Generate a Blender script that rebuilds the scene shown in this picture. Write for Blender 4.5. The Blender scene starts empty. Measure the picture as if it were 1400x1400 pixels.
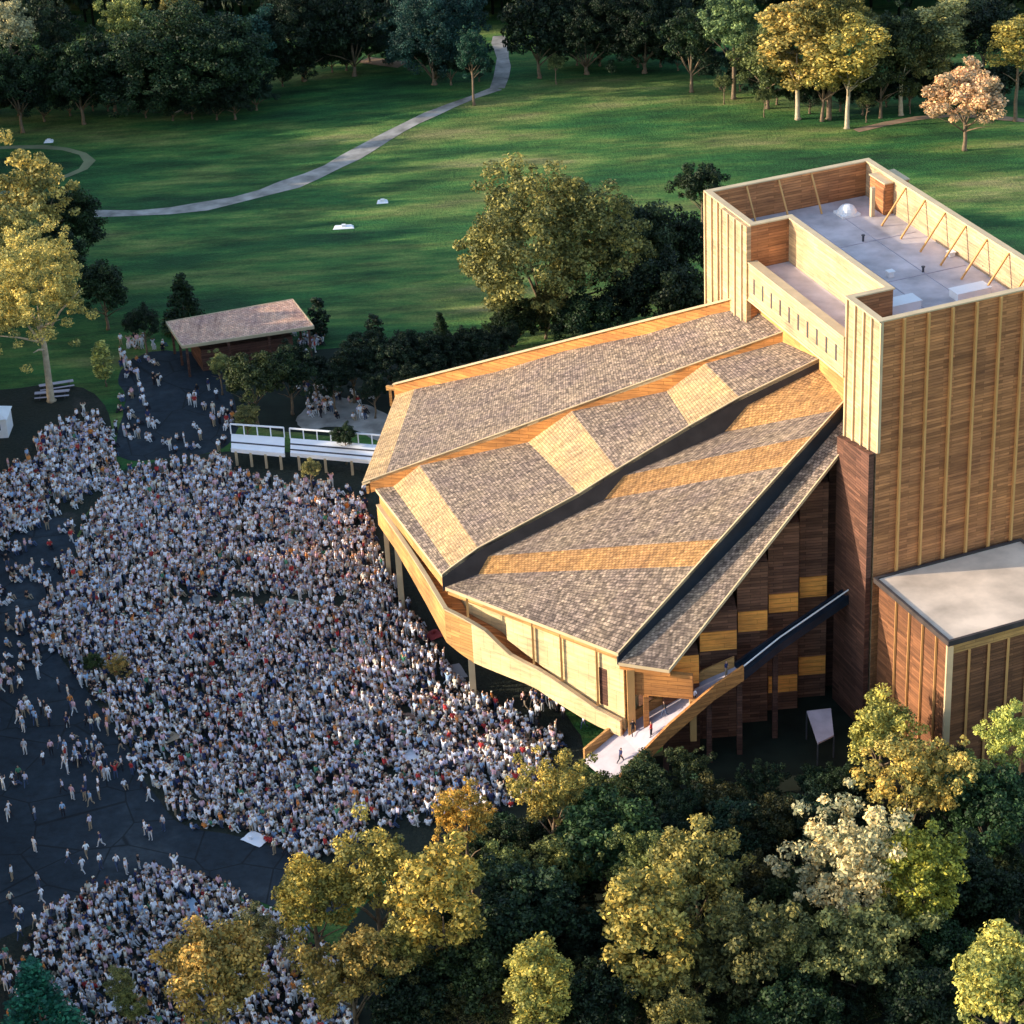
import bpy, bmesh, math, random
import numpy as np
from mathutils import Vector, Matrix
random.seed(7); rng = np.random.default_rng(11)
R = math.radians
scene = bpy.context.scene
col = scene.collection
V = Vector

# ------------------------------------------------------------------ camera
F, PITCH, ROLL, DIST = 3200.0, R(27.5), R(3.0), 267.0
CAM = V((0, -DIST*math.cos(PITCH), DIST*math.sin(PITCH)))
FW = V((0, math.cos(PITCH), -math.sin(PITCH)))
RT0 = V((1, 0, 0)); UP0 = RT0.cross(FW)
RT = RT0*math.cos(ROLL) - UP0*math.sin(ROLL)
UP = UP0*math.cos(ROLL) + RT0*math.sin(ROLL)
def ray(x, y): return FW*F + RT*(x-700) + UP*(700-y)
def unp(x, y, z=0.0):
    d = ray(x, y); return CAM + d*((z-CAM.z)/d.z)
def prj(p):
    q = V(p)-CAM; w = q.dot(FW)
    return 700+F*q.dot(RT)/w, 700-F*q.dot(UP)/w
def ray_plane(x, y, p0, d):
    r = ray(x, y); n = V((-d.y, d.x, 0))
    return CAM + r*((p0-CAM).dot(n)/r.dot(n))
cd = bpy.data.cameras.new('camera'); cam = bpy.data.objects.new('camera', cd); col.objects.link(cam)
cd.sensor_width = 36; cd.lens = 36*F/1400; cd.clip_start = 1; cd.clip_end = 6000
m = Matrix((RT, UP, -FW)).transposed().to_4x4(); m.translation = CAM; cam.matrix_world = m
scene.camera = cam

# ------------------------------------------------------------------ light
SUN_EL, SUN_AZ = 14.0, (-1.0, -0.04)
sdir = V((SUN_AZ[0], SUN_AZ[1], 0)).normalized()*math.cos(R(SUN_EL)); sdir.z = math.sin(R(SUN_EL))
sl = bpy.data.lights.new('sun', 'SUN'); sl.energy = 2.7; sl.angle = R(.5); sl.color = (1, .83, .6)
so = bpy.data.objects.new('sun', sl); col.objects.link(so)
so.rotation_euler = sdir.to_track_quat('Z', 'Y').to_euler()
w = bpy.data.worlds.new('World'); scene.world = w; w.use_nodes = True
nt = w.node_tree; nt.nodes.clear()
sk = nt.nodes.new('ShaderNodeTexSky'); sk.sky_type = 'NISHITA'; sk.sun_disc = False
sk.sun_elevation = R(SUN_EL); sk.sun_rotation = math.atan2(sdir.x, sdir.y)
bg = nt.nodes.new('ShaderNodeBackground'); bg.inputs['Strength'].default_value = .15
wo = nt.nodes.new('ShaderNodeOutputWorld')
nt.links.new(sk.outputs[0], bg.inputs[0]); nt.links.new(bg.outputs[0], wo.inputs[0])
scene.view_settings.view_transform = 'Standard'; scene.view_settings.look = 'None'
scene.view_settings.exposure = 1.6; scene.view_settings.gamma = 1
scene.cycles.max_bounces = 6; scene.cycles.diffuse_bounces = 3; scene.cycles.transparent_max_bounces = 4

# ------------------------------------------------------------------ materials
class NT:
    def __init__(s, name, rough=.8):
        s.m = bpy.data.materials.new(name); s.m.use_nodes = True
        s.t = s.m.node_tree; s.b = s.t.nodes['Principled BSDF']; s.b.inputs['Roughness'].default_value = rough
        s.b.inputs['Specular IOR Level'].default_value = .25
    def n(s, k, **kw):
        x = s.t.nodes.new(k)
        for a, v in kw.items():
            if a[0] == '_': setattr(x, a[1:], v)
            else: x.inputs[a.replace('_', ' ')].default_value = v
        return x
    def l(s, a, b): s.t.links.new(a, b)
    def noise(s, vec, scale, detail=3, rough=.55):
        x = s.n('ShaderNodeTexNoise', Scale=scale, Detail=detail, Roughness=rough)
        if vec is not None: s.l(vec, x.inputs['Vector'])
        return x.outputs['Fac']
    def ramp(s, fac, stops):
        x = s.t.nodes.new('ShaderNodeValToRGB'); e = x.color_ramp.elements
        while len(e) < len(stops): e.new(.5)
        for k, (p, c) in enumerate(stops):
            e[k].position = p; e[k].color = (*c, 1) if len(c) == 3 else c
        s.l(fac, x.inputs[0]); return x.outputs[0]
    def mix(s, a, b, fac, mode='MIX'):
        x = s.t.nodes.new('ShaderNodeMix'); x.data_type = 'RGBA'; x.blend_type = mode
        for sock, v in ((x.inputs[0], fac), (x.inputs[6], a), (x.inputs[7], b)):
            if hasattr(v, 'is_linked'): s.l(v, sock)
            else: sock.default_value = v if isinstance(v, (int, float)) else (*v, 1)
        return x.outputs[2]
    def bump(s, h, dist, strength=1):
        x = s.n('ShaderNodeBump', Distance=dist, Strength=strength); s.l(h, x.inputs['Height']); s.l(x.outputs[0], s.b.inputs['Normal'])
    def col(s, c):
        if hasattr(c, 'is_linked'): s.l(c, s.b.inputs['Base Color'])
        else: s.b.inputs['Base Color'].default_value = (*c, 1)
    def obj(s): return s.n('ShaderNodeTexCoord').outputs['Object']
    def uv(s): return s.n('ShaderNodeTexCoord').outputs['UV']
    def info(s): return s.n('ShaderNodeObjectInfo')
def sc(c, k): return tuple(min(1, x*k) for x in c)

def plain(name, c, rough=.8, var=.25, scale=.6):
    t = NT(name, rough)
    f = t.noise(t.obj(), scale, 5)
    t.col(t.ramp(f, [(.3, sc(c, 1-var)), (.7, sc(c, 1+var))])); t.bump(f, .02); return t.m

def boards(name, c, row=.28, width=3.2, var=.45, groove=.35):
    """lapped boards: rows along u, irregular tone per board, weather streaks"""
    t = NT(name, .75); uv = t.uv()
    b = t.n('ShaderNodeTexBrick', Scale=1.0, Mortar_Size=.018, Mortar_Smooth=.3, Brick_Width=width, Row_Height=row)
    b.offset = .37; t.l(uv, b.inputs['Vector'])
    b.inputs['Color1'].default_value = (*sc(c, 1-var), 1); b.inputs['Color2'].default_value = (*sc(c, 1+var), 1)
    b.inputs['Mortar'].default_value = (*sc(c, groove), 1)
    mp = t.n('ShaderNodeMapping'); mp.inputs['Scale'].default_value = (.35, 3.0, 1); t.l(uv, mp.inputs[0])
    f = t.noise(mp.outputs[0], 1.0, 5, .7)
    g = t.noise(uv, .16, 4, .6)
    c1 = t.mix(b.outputs['Color'], t.ramp(f, [(.3, (.6, .58, .62)), (.7, (1.25, 1.2, 1.1))]), 1.0, 'MULTIPLY')
    c2 = t.mix(c1, t.ramp(g, [(.3, (.7, .68, .74)), (.65, (1.15, 1.12, 1.05))]), 1.0, 'MULTIPLY')
    t.col(c2); t.bump(b.outputs['Fac'], -.03); return t.m

def shingles(name, c, c2, row=.42, width=.5, mot=.5):
    t = NT(name, .85); uv = t.uv()
    b = t.n('ShaderNodeTexBrick', Scale=1.0, Mortar_Size=.03, Mortar_Smooth=.5, Brick_Width=width, Row_Height=row, Bias=0.0)
    b.offset = .5; t.l(uv, b.inputs['Vector'])
    b.inputs['Color1'].default_value = (*c, 1); b.inputs['Color2'].default_value = (*c2, 1)
    b.inputs['Mortar'].default_value = (*sc(c, .35), 1)
    f = t.noise(uv, 2.2, 3, .7); g = t.noise(uv, .22, 5, .65)
    x = t.mix(b.outputs['Color'], t.ramp(f, [(.32, sc((1, .97, .98), 1-mot)), (.68, sc((1, .98, .95), 1+mot*.6)) if False else (.68, (1.5, 1.42, 1.38))]), 1.0, 'MULTIPLY')
    x = t.mix(x, t.ramp(g, [(.35, (.78, .76, .84)), (.62, (1.12, 1.1, 1.02))]), 1.0, 'MULTIPLY')
    mp = t.n('ShaderNodeMapping'); mp.inputs['Scale'].default_value = (1.3, .09, 1); t.l(uv, mp.inputs[0])
    st = t.noise(mp.outputs[0], 1.0, 4, .65)
    x = t.mix(x, t.ramp(st, [(.3, (.62, .6, .62)), (.5, (1, 1, 1)), (.72, (1.25, 1.2, 1.12))]), 1.0, 'MULTIPLY')
    ms = t.noise(uv, .7, 5, .75)
    x = t.mix(x, (.10, .10, .06), t.ramp(ms, [(.62, (0, 0, 0)), (.74, (.55, .55, .55))]))
    t.col(x); t.bump(f, .05); return t.m

M = {}
M['cedar'] = boards('cedar_boards', (.45, .205, .09), var=.3, groove=.5)
M['west'] = boards('sunlit_boards', (.54, .4, .25), row=.3, width=2.4, var=.15, groove=.7)  # paler copy of the cedar, low sun painted into the colour
M['gold'] = boards('golden_boards', (.5, .29, .11), row=.35, width=3, var=.18, groove=.6)
M['cream'] = boards('cream_plywood', (.74, .6, .34), row=2.4, width=1.2, var=.06, groove=.75)
M['orange'] = boards('orange_boards', (.5, .23, .075), row=.4, width=2.5, var=.15, groove=.6)
M['batten'] = plain('pale_batten', (.56, .3, .11), .7, .1)
M['trim'] = plain('pale_trim', (.52, .4, .25), .7, .12)
M['darkwood'] = boards('dark_stained_and_shade_boards', (.12, .06, .045), row=.3, width=2.5, var=.35)  # stained wood elsewhere, painted shade on the tower's lower west face
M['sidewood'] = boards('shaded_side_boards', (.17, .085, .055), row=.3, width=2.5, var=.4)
M['bay'] = boards('sunlit_bay_boards', (1.0, .4, .09), row=.5, width=3.5, var=.08, groove=.7)  # bright orange stands in for sunlight on the bays
M['soffit'] = plain('roof_step_shade', (.05, .04, .04), .9)
M['shingle'] = shingles('weathered_shingles', (.13, .105, .09), (.36, .295, .24), row=.3, width=.34, mot=.6)
M['shingle_gold'] = shingles('golden_shingles', (.29, .165, .07), (.42, .25, .11), row=.3, width=.34, mot=.4)
M['shingle_tan'] = shingles('tan_shingles', (.33, .24, .13), (.44, .33, .19), row=.3, width=.34, mot=.3)
M['deck'] = plain('pale_roof_membrane', (.5, .46, .48), .7, .3, .3)
M['annexroof'] = plain('annex_membrane', (.6, .48, .38), .7, .28, .25)
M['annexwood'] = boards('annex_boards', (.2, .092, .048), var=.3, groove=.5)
M['white'] = plain('white_paint', (.78, .78, .8), .5, .05)
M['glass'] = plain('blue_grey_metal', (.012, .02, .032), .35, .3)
M['concrete'] = plain('pale_concrete', (.42, .38, .43), .85, .14, .8)
M['asphalt'] = plain('asphalt', (.012, .02, .03), .9, .4, .3)
def asphalt_mat():
    t = NT('asphalt', .85); o = t.obj()
    a = t.noise(o, .09, 5, .6); b = t.noise(o, .9, 5, .7); c = t.noise(o, 9, 3, .6)
    v = t.n('ShaderNodeTexVoronoi', Scale=.16); v.feature = 'DISTANCE_TO_EDGE'; t.l(o, v.inputs['Vector'])
    x = t.ramp(a, [(.35, (.009, .016, .024)), (.55, (.014, .023, .033)), (.68, (.028, .038, .048))])
    x = t.mix(x, t.ramp(b, [(.3, (.65, .65, .65)), (.7, (1.5, 1.5, 1.45))]), 1.0, 'MULTIPLY')
    x = t.mix(x, (.004, .006, .008), t.ramp(v.outputs['Distance'], [(.006, (.8, .8, .8)), (.018, (0, 0, 0))]))
    x = t.mix(x, (.10, .09, .08), t.ramp(c, [(.72, (0, 0, 0)), (.8, (.5, .5, .5))]))
    t.col(x); t.bump(b, .02); return t.m
M['asphalt'] = asphalt_mat()
M['gravel'] = plain('gravel_path', (.27, .255, .235), .95, .45, .35)
M['bark'] = plain('bark', (.17, .12, .08), .9, .3, 2)
M['palebark'] = plain('pale_bark', (.45, .36, .25), .9, .25, 2)
M['metal'] = plain('dark_metal', (.06, .06, .07), .5)
M['pavroof'] = shingles('pink_brown_shingles', (.45, .27, .2), (.6, .4, .3), mot=.2)
M['windowglass'] = plain('dark_window', (.02, .03, .04), .2)

def leafmat(name):
    t = NT(name, .6); i = t.info()
    a = t.n('ShaderNodeAttribute', _attribute_name='tone')
    c1 = t.ramp(a.outputs['Fac'], [(0, (.22, .3, .28)), (.45, (.75, .8, .75)), (1, (2.3, 2.0, 1.55))])
    c = t.mix(i.outputs['Color'], c1, 1.0, 'MULTIPLY')
    t.col(c)
    tr = t.n('ShaderNodeBsdfTranslucent'); t.l(c, tr.inputs['Color'])
    mx = t.n('ShaderNodeMixShader', Fac=.22); mx.inputs[0].default_value = .22
    t.l(t.b.outputs[0], mx.inputs[1]); t.l(tr.outputs[0], mx.inputs[2])
    t.l(mx.outputs[0], t.t.nodes['Material Output'].inputs['Surface'])
    return t.m
M['leaf'] = leafmat('leaf')

def peoplemat(name, attr):
    t = NT(name, .8)
    if attr:
        a = t.n('ShaderNodeAttribute', _attribute_name='Col'); t.col(a.outputs['Color'])
    else:
        t.col(t.info().outputs['Color'])
    return t.m
M['crowd'] = peoplemat('crowd_clothes', True); M['shirt'] = peoplemat('shirt', False)
def skinmat():
    t = NT('skin', .6); t.col(t.ramp(t.info().outputs['Random'], [(0, (.55, .32, .22)), (.6, (.42, .24, .16)), (1, (.12, .06, .04))])); return t.m
def hairmat():
    t = NT('hair', .6); t.col(t.ramp(t.info().outputs['Random'], [(0, (.02, .015, .01)), (.5, (.06, .035, .02)), (.8, (.25, .15, .07)), (1, (.45, .43, .4))])); return t.m
M['skin'] = skinmat(); M['hair'] = hairmat()
TROUSERS = {'dark': (.02, .02, .03), 'denim': (.06, .09, .17), 'khaki': (.36, .28, .19), 'white': (.65, .65, .66)}
for k, c in TROUSERS.items(): M['tr_'+k] = plain('trousers_'+k, c)

def meadow_mat():
    t = NT('meadow_grass', .95); o = t.obj()
    mp = t.n('ShaderNodeMapping'); mp.inputs['Scale'].default_value = (.35, 1.25, 1); mp.inputs['Rotation'].default_value = (0, 0, R(-22)); t.l(o, mp.inputs[0])
    s1 = t.noise(mp.outputs[0], .045, 8, .68); s2 = t.noise(mp.outputs[0], .22, 5, .7); s3 = t.noise(o, 2.2, 4, .7)
    base = t.ramp(s1, [(.36, (.010, .05, .017)), (.45, (.017, .085, .022)), (.51, (.045, .12, .028)), (.57, (.11, .165, .045)), (.65, (.2, .2, .085))])
    b2 = t.mix(base, t.ramp(s2, [(.32, (.45, .5, .5)), (.66, (1.7, 1.55, 1.45))]), 1.0, 'MULTIPLY')
    b3 = t.mix(b2, t.ramp(s3, [(.3, (.7, .72, .72)), (.7, (1.3, 1.28, 1.25))]), 1.0, 'MULTIPLY')
    t.col(b3); t.bump(s3, .35); return t.m
M['meadow'] = meadow_mat()
def lawn_mat():
    t = NT('lawn_grass', .95); o = t.obj()
    a = t.noise(o, .12, 5, .6); b = t.noise(o, 2.5, 4, .7)
    x = t.ramp(a, [(.3, (.01, .018, .013)), (.6, (.02, .026, .02)), (.75, (.07, .058, .055))])
    t.col(t.mix(x, t.ramp(b, [(.3, (.6, .6, .6)), (.7, (1.4, 1.35, 1.3))]), 1.0, 'MULTIPLY')); t.bump(b, .2); return t.m
M['lawn'] = lawn_mat()
M['dirt'] = plain('dirt_path', (.3, .2, .13), .95, .25, .4)
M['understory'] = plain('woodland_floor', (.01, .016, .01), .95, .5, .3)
M['drygrass'] = plain('dry_mown_grass', (.16, .17, .09), .95, .35, .15)

# ------------------------------------------------------------------ mesh builder
class MB:
    def __init__(s, f=None): s.v = []; s.f = []; s.mi = []; s.tf = f
    def pt(s, p):
        p = V(p); s.v.append(s.tf(p) if s.tf else p); return len(s.v)-1
    def face(s, pts, mi=0):
        s.f.append([s.pt(p) for p in pts]); s.mi.append(mi)
    def box(s, a, b, mi=0):
        x0, y0, z0 = a; x1, y1, z1 = b
        i = [s.pt(p) for p in ((x0,y0,z0),(x1,y0,z0),(x1,y1,z0),(x0,y1,z0),(x0,y0,z1),(x1,y0,z1),(x1,y1,z1),(x0,y1,z1))]
        for q in ((3,2,1,0),(4,5,6,7),(0,1,5,4),(1,2,6,5),(2,3,7,6),(3,0,4,7)):
            s.f.append([i[k] for k in q]); s.mi.append(mi)
    def hull(s, bot, top, mi=0):
        n = len(bot); a = [s.pt(p) for p in bot]; b = [s.pt(p) for p in top]
        s.f.append(a[::-1]); s.mi.append(mi); s.f.append(b); s.mi.append(mi)
        for k in range(n):
            j = (k+1) % n; s.f.append([a[k], a[j], b[j], b[k]]); s.mi.append(mi)
    def prism(s, poly, z0, z1, mi=0):
        s.hull([(p[0], p[1], z0) for p in poly], [(p[0], p[1], z1) for p in poly], mi)
    def ring(s, outer, inner, z0, z1, mi=0):
        n = len(outer)
        for k in range(n):
            j = (k+1) % n
            o0, o1, i0, i1 = outer[k], outer[j], inner[k], inner[j]
            s.face([(*o0, z0), (*o1, z0), (*o1, z1), (*o0, z1)], mi)
            s.face([(*i1, z0), (*i0, z0), (*i0, z1), (*i1, z1)], mi)
            s.face([(*o0, z1), (*o1, z1), (*i1, z1), (*i0, z1)], mi)
            s.face([(*o1, z0), (*o0, z0), (*i0, z0), (*i1, z0)], mi)
    def beam(s, p, q, w=.12, h=None, mi=0):
        p = V(p); q = V(q); h = h or w; d = (q-p).normalized()
        up = V((0, 0, 1)) if abs(d.z) < .95 else V((1, 0, 0))
        a = d.cross(up).normalized()*w/2; b = a.cross(d).normalized()*h/2
        s.hull([p-a-b, p+a-b, p+a+b, p-a+b], [q-a-b, q+a-b, q+a+b, q-a+b], mi)
    def tube(s, pts, rad, n=7, mi=0, cap=True):
        rings = []
        for k, p in enumerate(pts):
            p = V(p); d = (V(pts[min(k+1, len(pts)-1)])-V(pts[max(k-1, 0)])).normalized()
            a = d.cross(V((0, 1, 0)) if abs(d.y) < .9 else V((1, 0, 0))).normalized(); b = d.cross(a)
            r = rad[k]
            rings.append([s.pt(p+(a*math.cos(t)+b*math.sin(t))*r) for t in [2*math.pi*i/n for i in range(n)]])
        for r0, r1 in zip(rings, rings[1:]):
            for i in range(n):
                j = (i+1) % n; s.f.append([r0[i], r0[j], r1[j], r1[i]]); s.mi.append(mi)
        if cap: s.f.append(rings[0]); s.mi.append(mi); s.f.append(rings[-1][::-1]); s.mi.append(mi)
    def build(s, name, mats, parent=None, uvs=None, smooth=False):
        me = bpy.data.meshes.new(name); me.from_pydata([tuple(p) for p in s.v], [], s.f)
        for mm in (mats if isinstance(mats, (list, tuple)) else [mats]): me.materials.append(mm)
        me.polygons.foreach_set('material_index', s.mi)
        bm = bmesh.new(); bm.from_mesh(me)
        if uvs is None: bmesh.ops.recalc_face_normals(bm, faces=bm.faces)
        bm.to_mesh(me); bm.free()
        uvl = me.uv_layers.new(name='UVMap'); k = 0
        for p in me.polygons:
            n = p.normal
            if abs(n.z) > .8: tx, ty = V((1, 0, 0)), V((0, 1, 0))
            else:
                tx = V((-n.y, n.x, 0)).normalized(); ty = n.cross(tx); ty = ty if ty.z > 0 else -ty
            for li in p.loop_indices:
                co = me.vertices[me.loops[li].vertex_index].co
                uvl.data[li].uv = uvs[k][li-p.loop_start] if uvs and k < len(uvs) and uvs[k] else (co.dot(tx), co.dot(ty))
            if smooth: p.use_smooth = True
            k += 1
        me.update()
        o = bpy.data.objects.new(name, me); col.objects.link(o)
        if parent: o.parent = parent
        return o
def tag(o, label=None, cat=None, group=None, kind=None):
    if label: o['label'] = label
    if cat: o['category'] = cat
    if group: o['group'] = group
    if kind: o['kind'] = kind
    return o
def empty(name, loc, rz=0):
    o = bpy.data.objects.new(name, None); col.objects.link(o); o.location = loc; o.rotation_euler = (0, 0, rz)
    o.empty_display_size = .5; return o
def adopt(parent, objs):
    """parts built in world coordinates hung under an Empty standing at the thing's base"""
    for o in objs:
        o.parent = parent; o.location = o.location - parent.location
def inset(poly, d):
    n = len(poly); area = sum(poly[i][0]*poly[(i+1) % n][1]-poly[(i+1) % n][0]*poly[i][1] for i in range(n))
    sg = 1 if area > 0 else -1; out = []
    for i in range(n):
        p0, p1, p2 = V(poly[i-1]), V(poly[i]), V(poly[(i+1) % n])
        e1 = (p1-p0).normalized(); e2 = (p2-p1).normalized()
        n1 = V((-e1.y, e1.x))*sg; n2 = V((-e2.y, e2.x))*sg
        b = (n1+n2); out.append(tuple(p1 + b*(d/(1+n1.dot(n2)))))
    return out
def offset_line(pts, d):
    """plan polyline moved sideways (left of travel for positive d)"""
    out = []
    for i, p in enumerate(pts):
        dirs = []
        if i > 0: dirs.append((V(p[:2])-V(pts[i-1][:2])).normalized())
        if i < len(pts)-1: dirs.append((V(pts[i+1][:2])-V(p[:2])).normalized())
        ns = [V((-e.y, e.x)) for e in dirs]; b = sum(ns, V((0, 0)))
        k = d/(1+ns[0].dot(ns[-1])) if len(ns) > 1 else d
        q = V(p[:2])+b*k; out.append(V((q.x, q.y, p[2] if len(p) > 2 else 0)))
    return out

# ------------------------------------------------------------------ ground
def sheet(name, pts, z, mat, px=True):
    for it in range(3):      # rounded, slightly ragged outline
        q = []
        for i, p in enumerate(pts):
            n_ = pts[(i+1) % len(pts)]
            for f in (.25, .75):
                jx = math.sin(p[0]*.37+i*2.1+f*5)*(3-it)*1.2; jy = math.cos(p[1]*.41+i*1.3+f*3)*(3-it)*.9
                q.append((p[0]+(n_[0]-p[0])*f+jx, p[1]+(n_[1]-p[1])*f+jy))
        pts = q
    b = MB(); b.face([((*unp(x, y).xy, z) if px else (x, y, z)) for x, y in pts])
    o = b.build(name, mat); tag(o, kind='structure'); return o
bpy_ground = MB()
NG = 120; ext = 420.0
def gz(x, y):
    k = max(0, min(1, (y-75)/60.0))
    return k*(1.2*math.sin(x*.03+1)+.9*math.sin(y*.045+x*.02))*.45 - (0.0 if k else 0)
gid = {}
xs = [-1500, -900] + [-450+i*7.5 for i in range(121)] + [900, 1500]
ys = [-600, -300] + [-200+i*7.5 for i in range(121)] + [1100, 1800]
gm = MB()
for j, y in enumerate(ys):
    for i, x in enumerate(xs): gm.pt((x, y, gz(x, y) if abs(x) < 450 and y < 700 else 0))
nx = len(xs)
for j in range(len(ys)-1):
    for i in range(nx-1):
        gm.f.append([j*nx+i, j*nx+i+1, (j+1)*nx+i+1, (j+1)*nx+i]); gm.mi.append(0)
g = gm.build('ground', M['meadow'], smooth=True); tag(g, kind='structure')

def strip_sheet(name, pxs, width, z, mat):
    """a path following image points on the ground, width in metres"""
    c = [unp(x, y) for x, y in pxs]
    # resample
    pts = []
    for a, b in zip(c, c[1:]):
        n = max(1, int((b-a).length/4))
        for k in range(n): pts.append(a.lerp(b, k/n))
    pts.append(c[-1])
    for _ in range(3):
        pts = [pts[0]]+[(pts[i-1]+pts[i]*2+pts[i+1])/4 for i in range(1, len(pts)-1)]+[pts[-1]]
    n = len(pts); wid = [width(i/(n-1)) if callable(width) else width for i in range(n)]
    L = []; Rr = []
    for i, p in enumerate(pts):
        d = (pts[min(i+1, n-1)]-pts[max(i-1, 0)]).normalized(); s = V((-d.y, d.x, 0))
        ww = wid[i]*.5*(1+.16*math.sin(i*1.7)+.12*math.sin(i*4.1))
        L.append(p+s*ww); Rr.append(p-s*ww)
    b = MB()
    for i in range(n-1):
        q = [L[i], Rr[i], Rr[i+1], L[i+1]]
        b.face([(p.x, p.y, gz(p.x, p.y)+z) for p in q])
    o = b.build(name, mat); tag(o, kind='structure'); return o
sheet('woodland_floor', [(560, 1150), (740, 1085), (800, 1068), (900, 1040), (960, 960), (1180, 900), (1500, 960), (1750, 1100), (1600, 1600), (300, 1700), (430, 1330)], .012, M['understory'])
sheet('lawn', [(120, 700), (150, 640), (300, 615), (560, 620), (640, 800), (800, 1000), (800, 1070), (640, 1130), (480, 1210), (330, 1150), (220, 1140), (130, 1000), (40, 880)], .02, M['lawn'])
sheet('lower_lawn', [(-150, 1330), (60, 1260), (180, 1180), (330, 1225), (480, 1340), (500, 1500), (-300, 1600)], .02, M['lawn'])
sheet('west_lawn', [(-200, 560), (60, 520), (150, 540), (160, 650), (100, 730), (40, 880), (-40, 900), (-300, 900)], .008, M['lawn'])
sheet('plaza', [(160, 500), (230, 470), (300, 490), (330, 560), (320, 620), (150, 640), (170, 560)], .030, M['asphalt'])
sheet('road', [(-300, 800), (-40, 780), (60, 700), (120, 715), (55, 870), (150, 975), (232, 1130), (340, 1143), (425, 1182), (510, 1208), (440, 1260), (330, 1225), (180, 1185), (60, 1262), (-150, 1330), (-500, 1400)], .026, M['asphalt'])
sheet('hedge_bed', [(330, 490), (560, 462), (700, 475), (720, 520), (560, 560), (520, 600), (330, 590), (300, 500)], .010, M['understory'])
sheet('side_path', [(395, 575), (440, 540), (520, 555), (560, 590), (540, 615), (480, 585), (430, 590)], .034, M['gravel'])
strip_sheet('gravel_path', [(60, 288), (140, 290), (230, 291), (330, 272), (430, 240), (480, 214), (540, 180), (610, 150), (680, 127)], lambda t: 2.9+1.7*math.sin(t*3.1)**2*(1-t*.3)-.8*t, .05, M['gravel'])
strip_sheet('forest_path', [(680, 127), (692, 110), (688, 85), (682, 55)], 2.6, .056, M['gravel'])
strip_sheet('dirt_path', [(1170, 182), (1210, 170), (1260, 160), (1330, 158), (1420, 168)], 1.7, .05, M['dirt'])
strip_sheet('sand_patch', [(497, 86), (520, 90), (552, 94)], 3.5, .06, M['dirt'])
strip_sheet('old_track', [(-10, 262), (60, 245), (120, 228), (150, 212), (120, 200), (60, 190), (-20, 196)], 1.6, .04, M['drygrass'])

# ------------------------------------------------------------------ the amphitheatre building
TH = 42.0
A = unp(964, 262, TH); B = unp(1187, 218, TH); C = unp(1203, 441, TH)
U = (C-A).normalized(); LU = (C-A).length
W = (B-A).normalized(); LV = (B-A).length
def T(p): return V((A.x, A.y, 0)) + U*p[0] + W*p[1] + V((0, 0, p[2]))
def toAB(P):
    d = V((P.x-A.x, P.y-A.y)); det = U.x*W.y-U.y*W.x
    return (d.x*W.y-d.y*W.x)/det, (U.x*d.y-U.y*d.x)/det
def abz(x, y, z): a, b = toAB(unp(x, y, z)); return a, b

hall = empty('amphitheatre', V((12, -25, 0)))
tag(hall, 'large brown timber open-air theatre with shingled fan roof and tall square stage tower', 'theatre')
HP = []        # parts of the hall in world coordinates
R0, R1, RD = 10.9, 31.0, 4.2
outl = [(0, 0), (R0, 0), (R0, RD), (R1, RD), (R1, 0), (LU, 0), (LU, LV), (0, LV)]
inn = inset(outl, .45)
tw = MB(T)
n8 = len(outl)
def wallmat(k): return 1 if k in (0, 2, 4) else 0  # walls turned to the sun take the paler sunlit copy
for k in range(n8):
    j = (k+1) % n8; o0, o1, i0, i1 = outl[k], outl[j], inn[k], inn[j]; mi = wallmat(k)
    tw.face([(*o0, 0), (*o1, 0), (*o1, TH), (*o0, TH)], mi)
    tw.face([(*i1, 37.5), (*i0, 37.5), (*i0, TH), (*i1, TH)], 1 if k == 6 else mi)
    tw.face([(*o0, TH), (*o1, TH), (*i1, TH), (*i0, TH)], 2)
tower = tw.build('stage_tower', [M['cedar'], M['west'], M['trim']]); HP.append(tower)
TP = []
def tpart(name, mb, mat): o = mb.build(name, mat); o.parent = tower; return o
# coping
cp = MB(T); o1 = inset(outl, -.12); i1_ = inset(outl, .58)
cp.ring(o1, i1_, TH+.004, TH+.13); tpart('coping', cp, M['trim'])
# deck
dk = MB(T); dk.prism(inset(outl, .452), 37.9, 38.3); tpart('roof_deck', dk, M['deck'])
# recessed lower wall with ledge and clerestory band
lw = MB(T); lw.box((R0+.01, .9, 0), (R1-.01, RD-.01, 37.3)); tpart('recessed_wall', lw, M['gold'])
ld = MB(T); ld.box((R0+.02, .62, 37.31), (R1-.02, RD-.02, 37.5)); tpart('ledge', ld, M['deck'])
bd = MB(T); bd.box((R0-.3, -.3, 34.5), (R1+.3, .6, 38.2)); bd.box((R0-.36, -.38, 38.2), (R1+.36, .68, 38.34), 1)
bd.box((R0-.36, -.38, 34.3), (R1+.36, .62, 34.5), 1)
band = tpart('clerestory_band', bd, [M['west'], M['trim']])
for k in range(10):
    a = R0+1.2+k*1.95
    wn = MB(T); wn.box((a, -.33, 35.4), (a+.32, -.28, 37.0)); tpart('clerestory_window', wn, M['metal'])
# battens on the two long faces
for k in range(7):
    b = 2.3+2.5*k
    t_ = MB(T); t_.box((LU+.003, b, 8), (LU+.36, b+.2, TH-.02)); tpart('batten', t_, M['batten'])
for b in (0.0, LV-.3):
    t_ = MB(T); t_.box((LU+.003, b, 29.3 if b == 0 else 0), (LU+.2, b+.3, TH-.02)); tpart('corner_board', t_, M['trim'])  # near board stops where the painted shade begins
for a in (.0, 1.6, 3.1, 4.7, 6.3, 7.9, 9.6, 31.3, 32.9, 34.5, 36.0):
    t_ = MB(T); t_.box((a, -.2, 0), (a+.22, -.003, TH-.02)); tpart('batten', t_, M['trim'])
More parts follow.
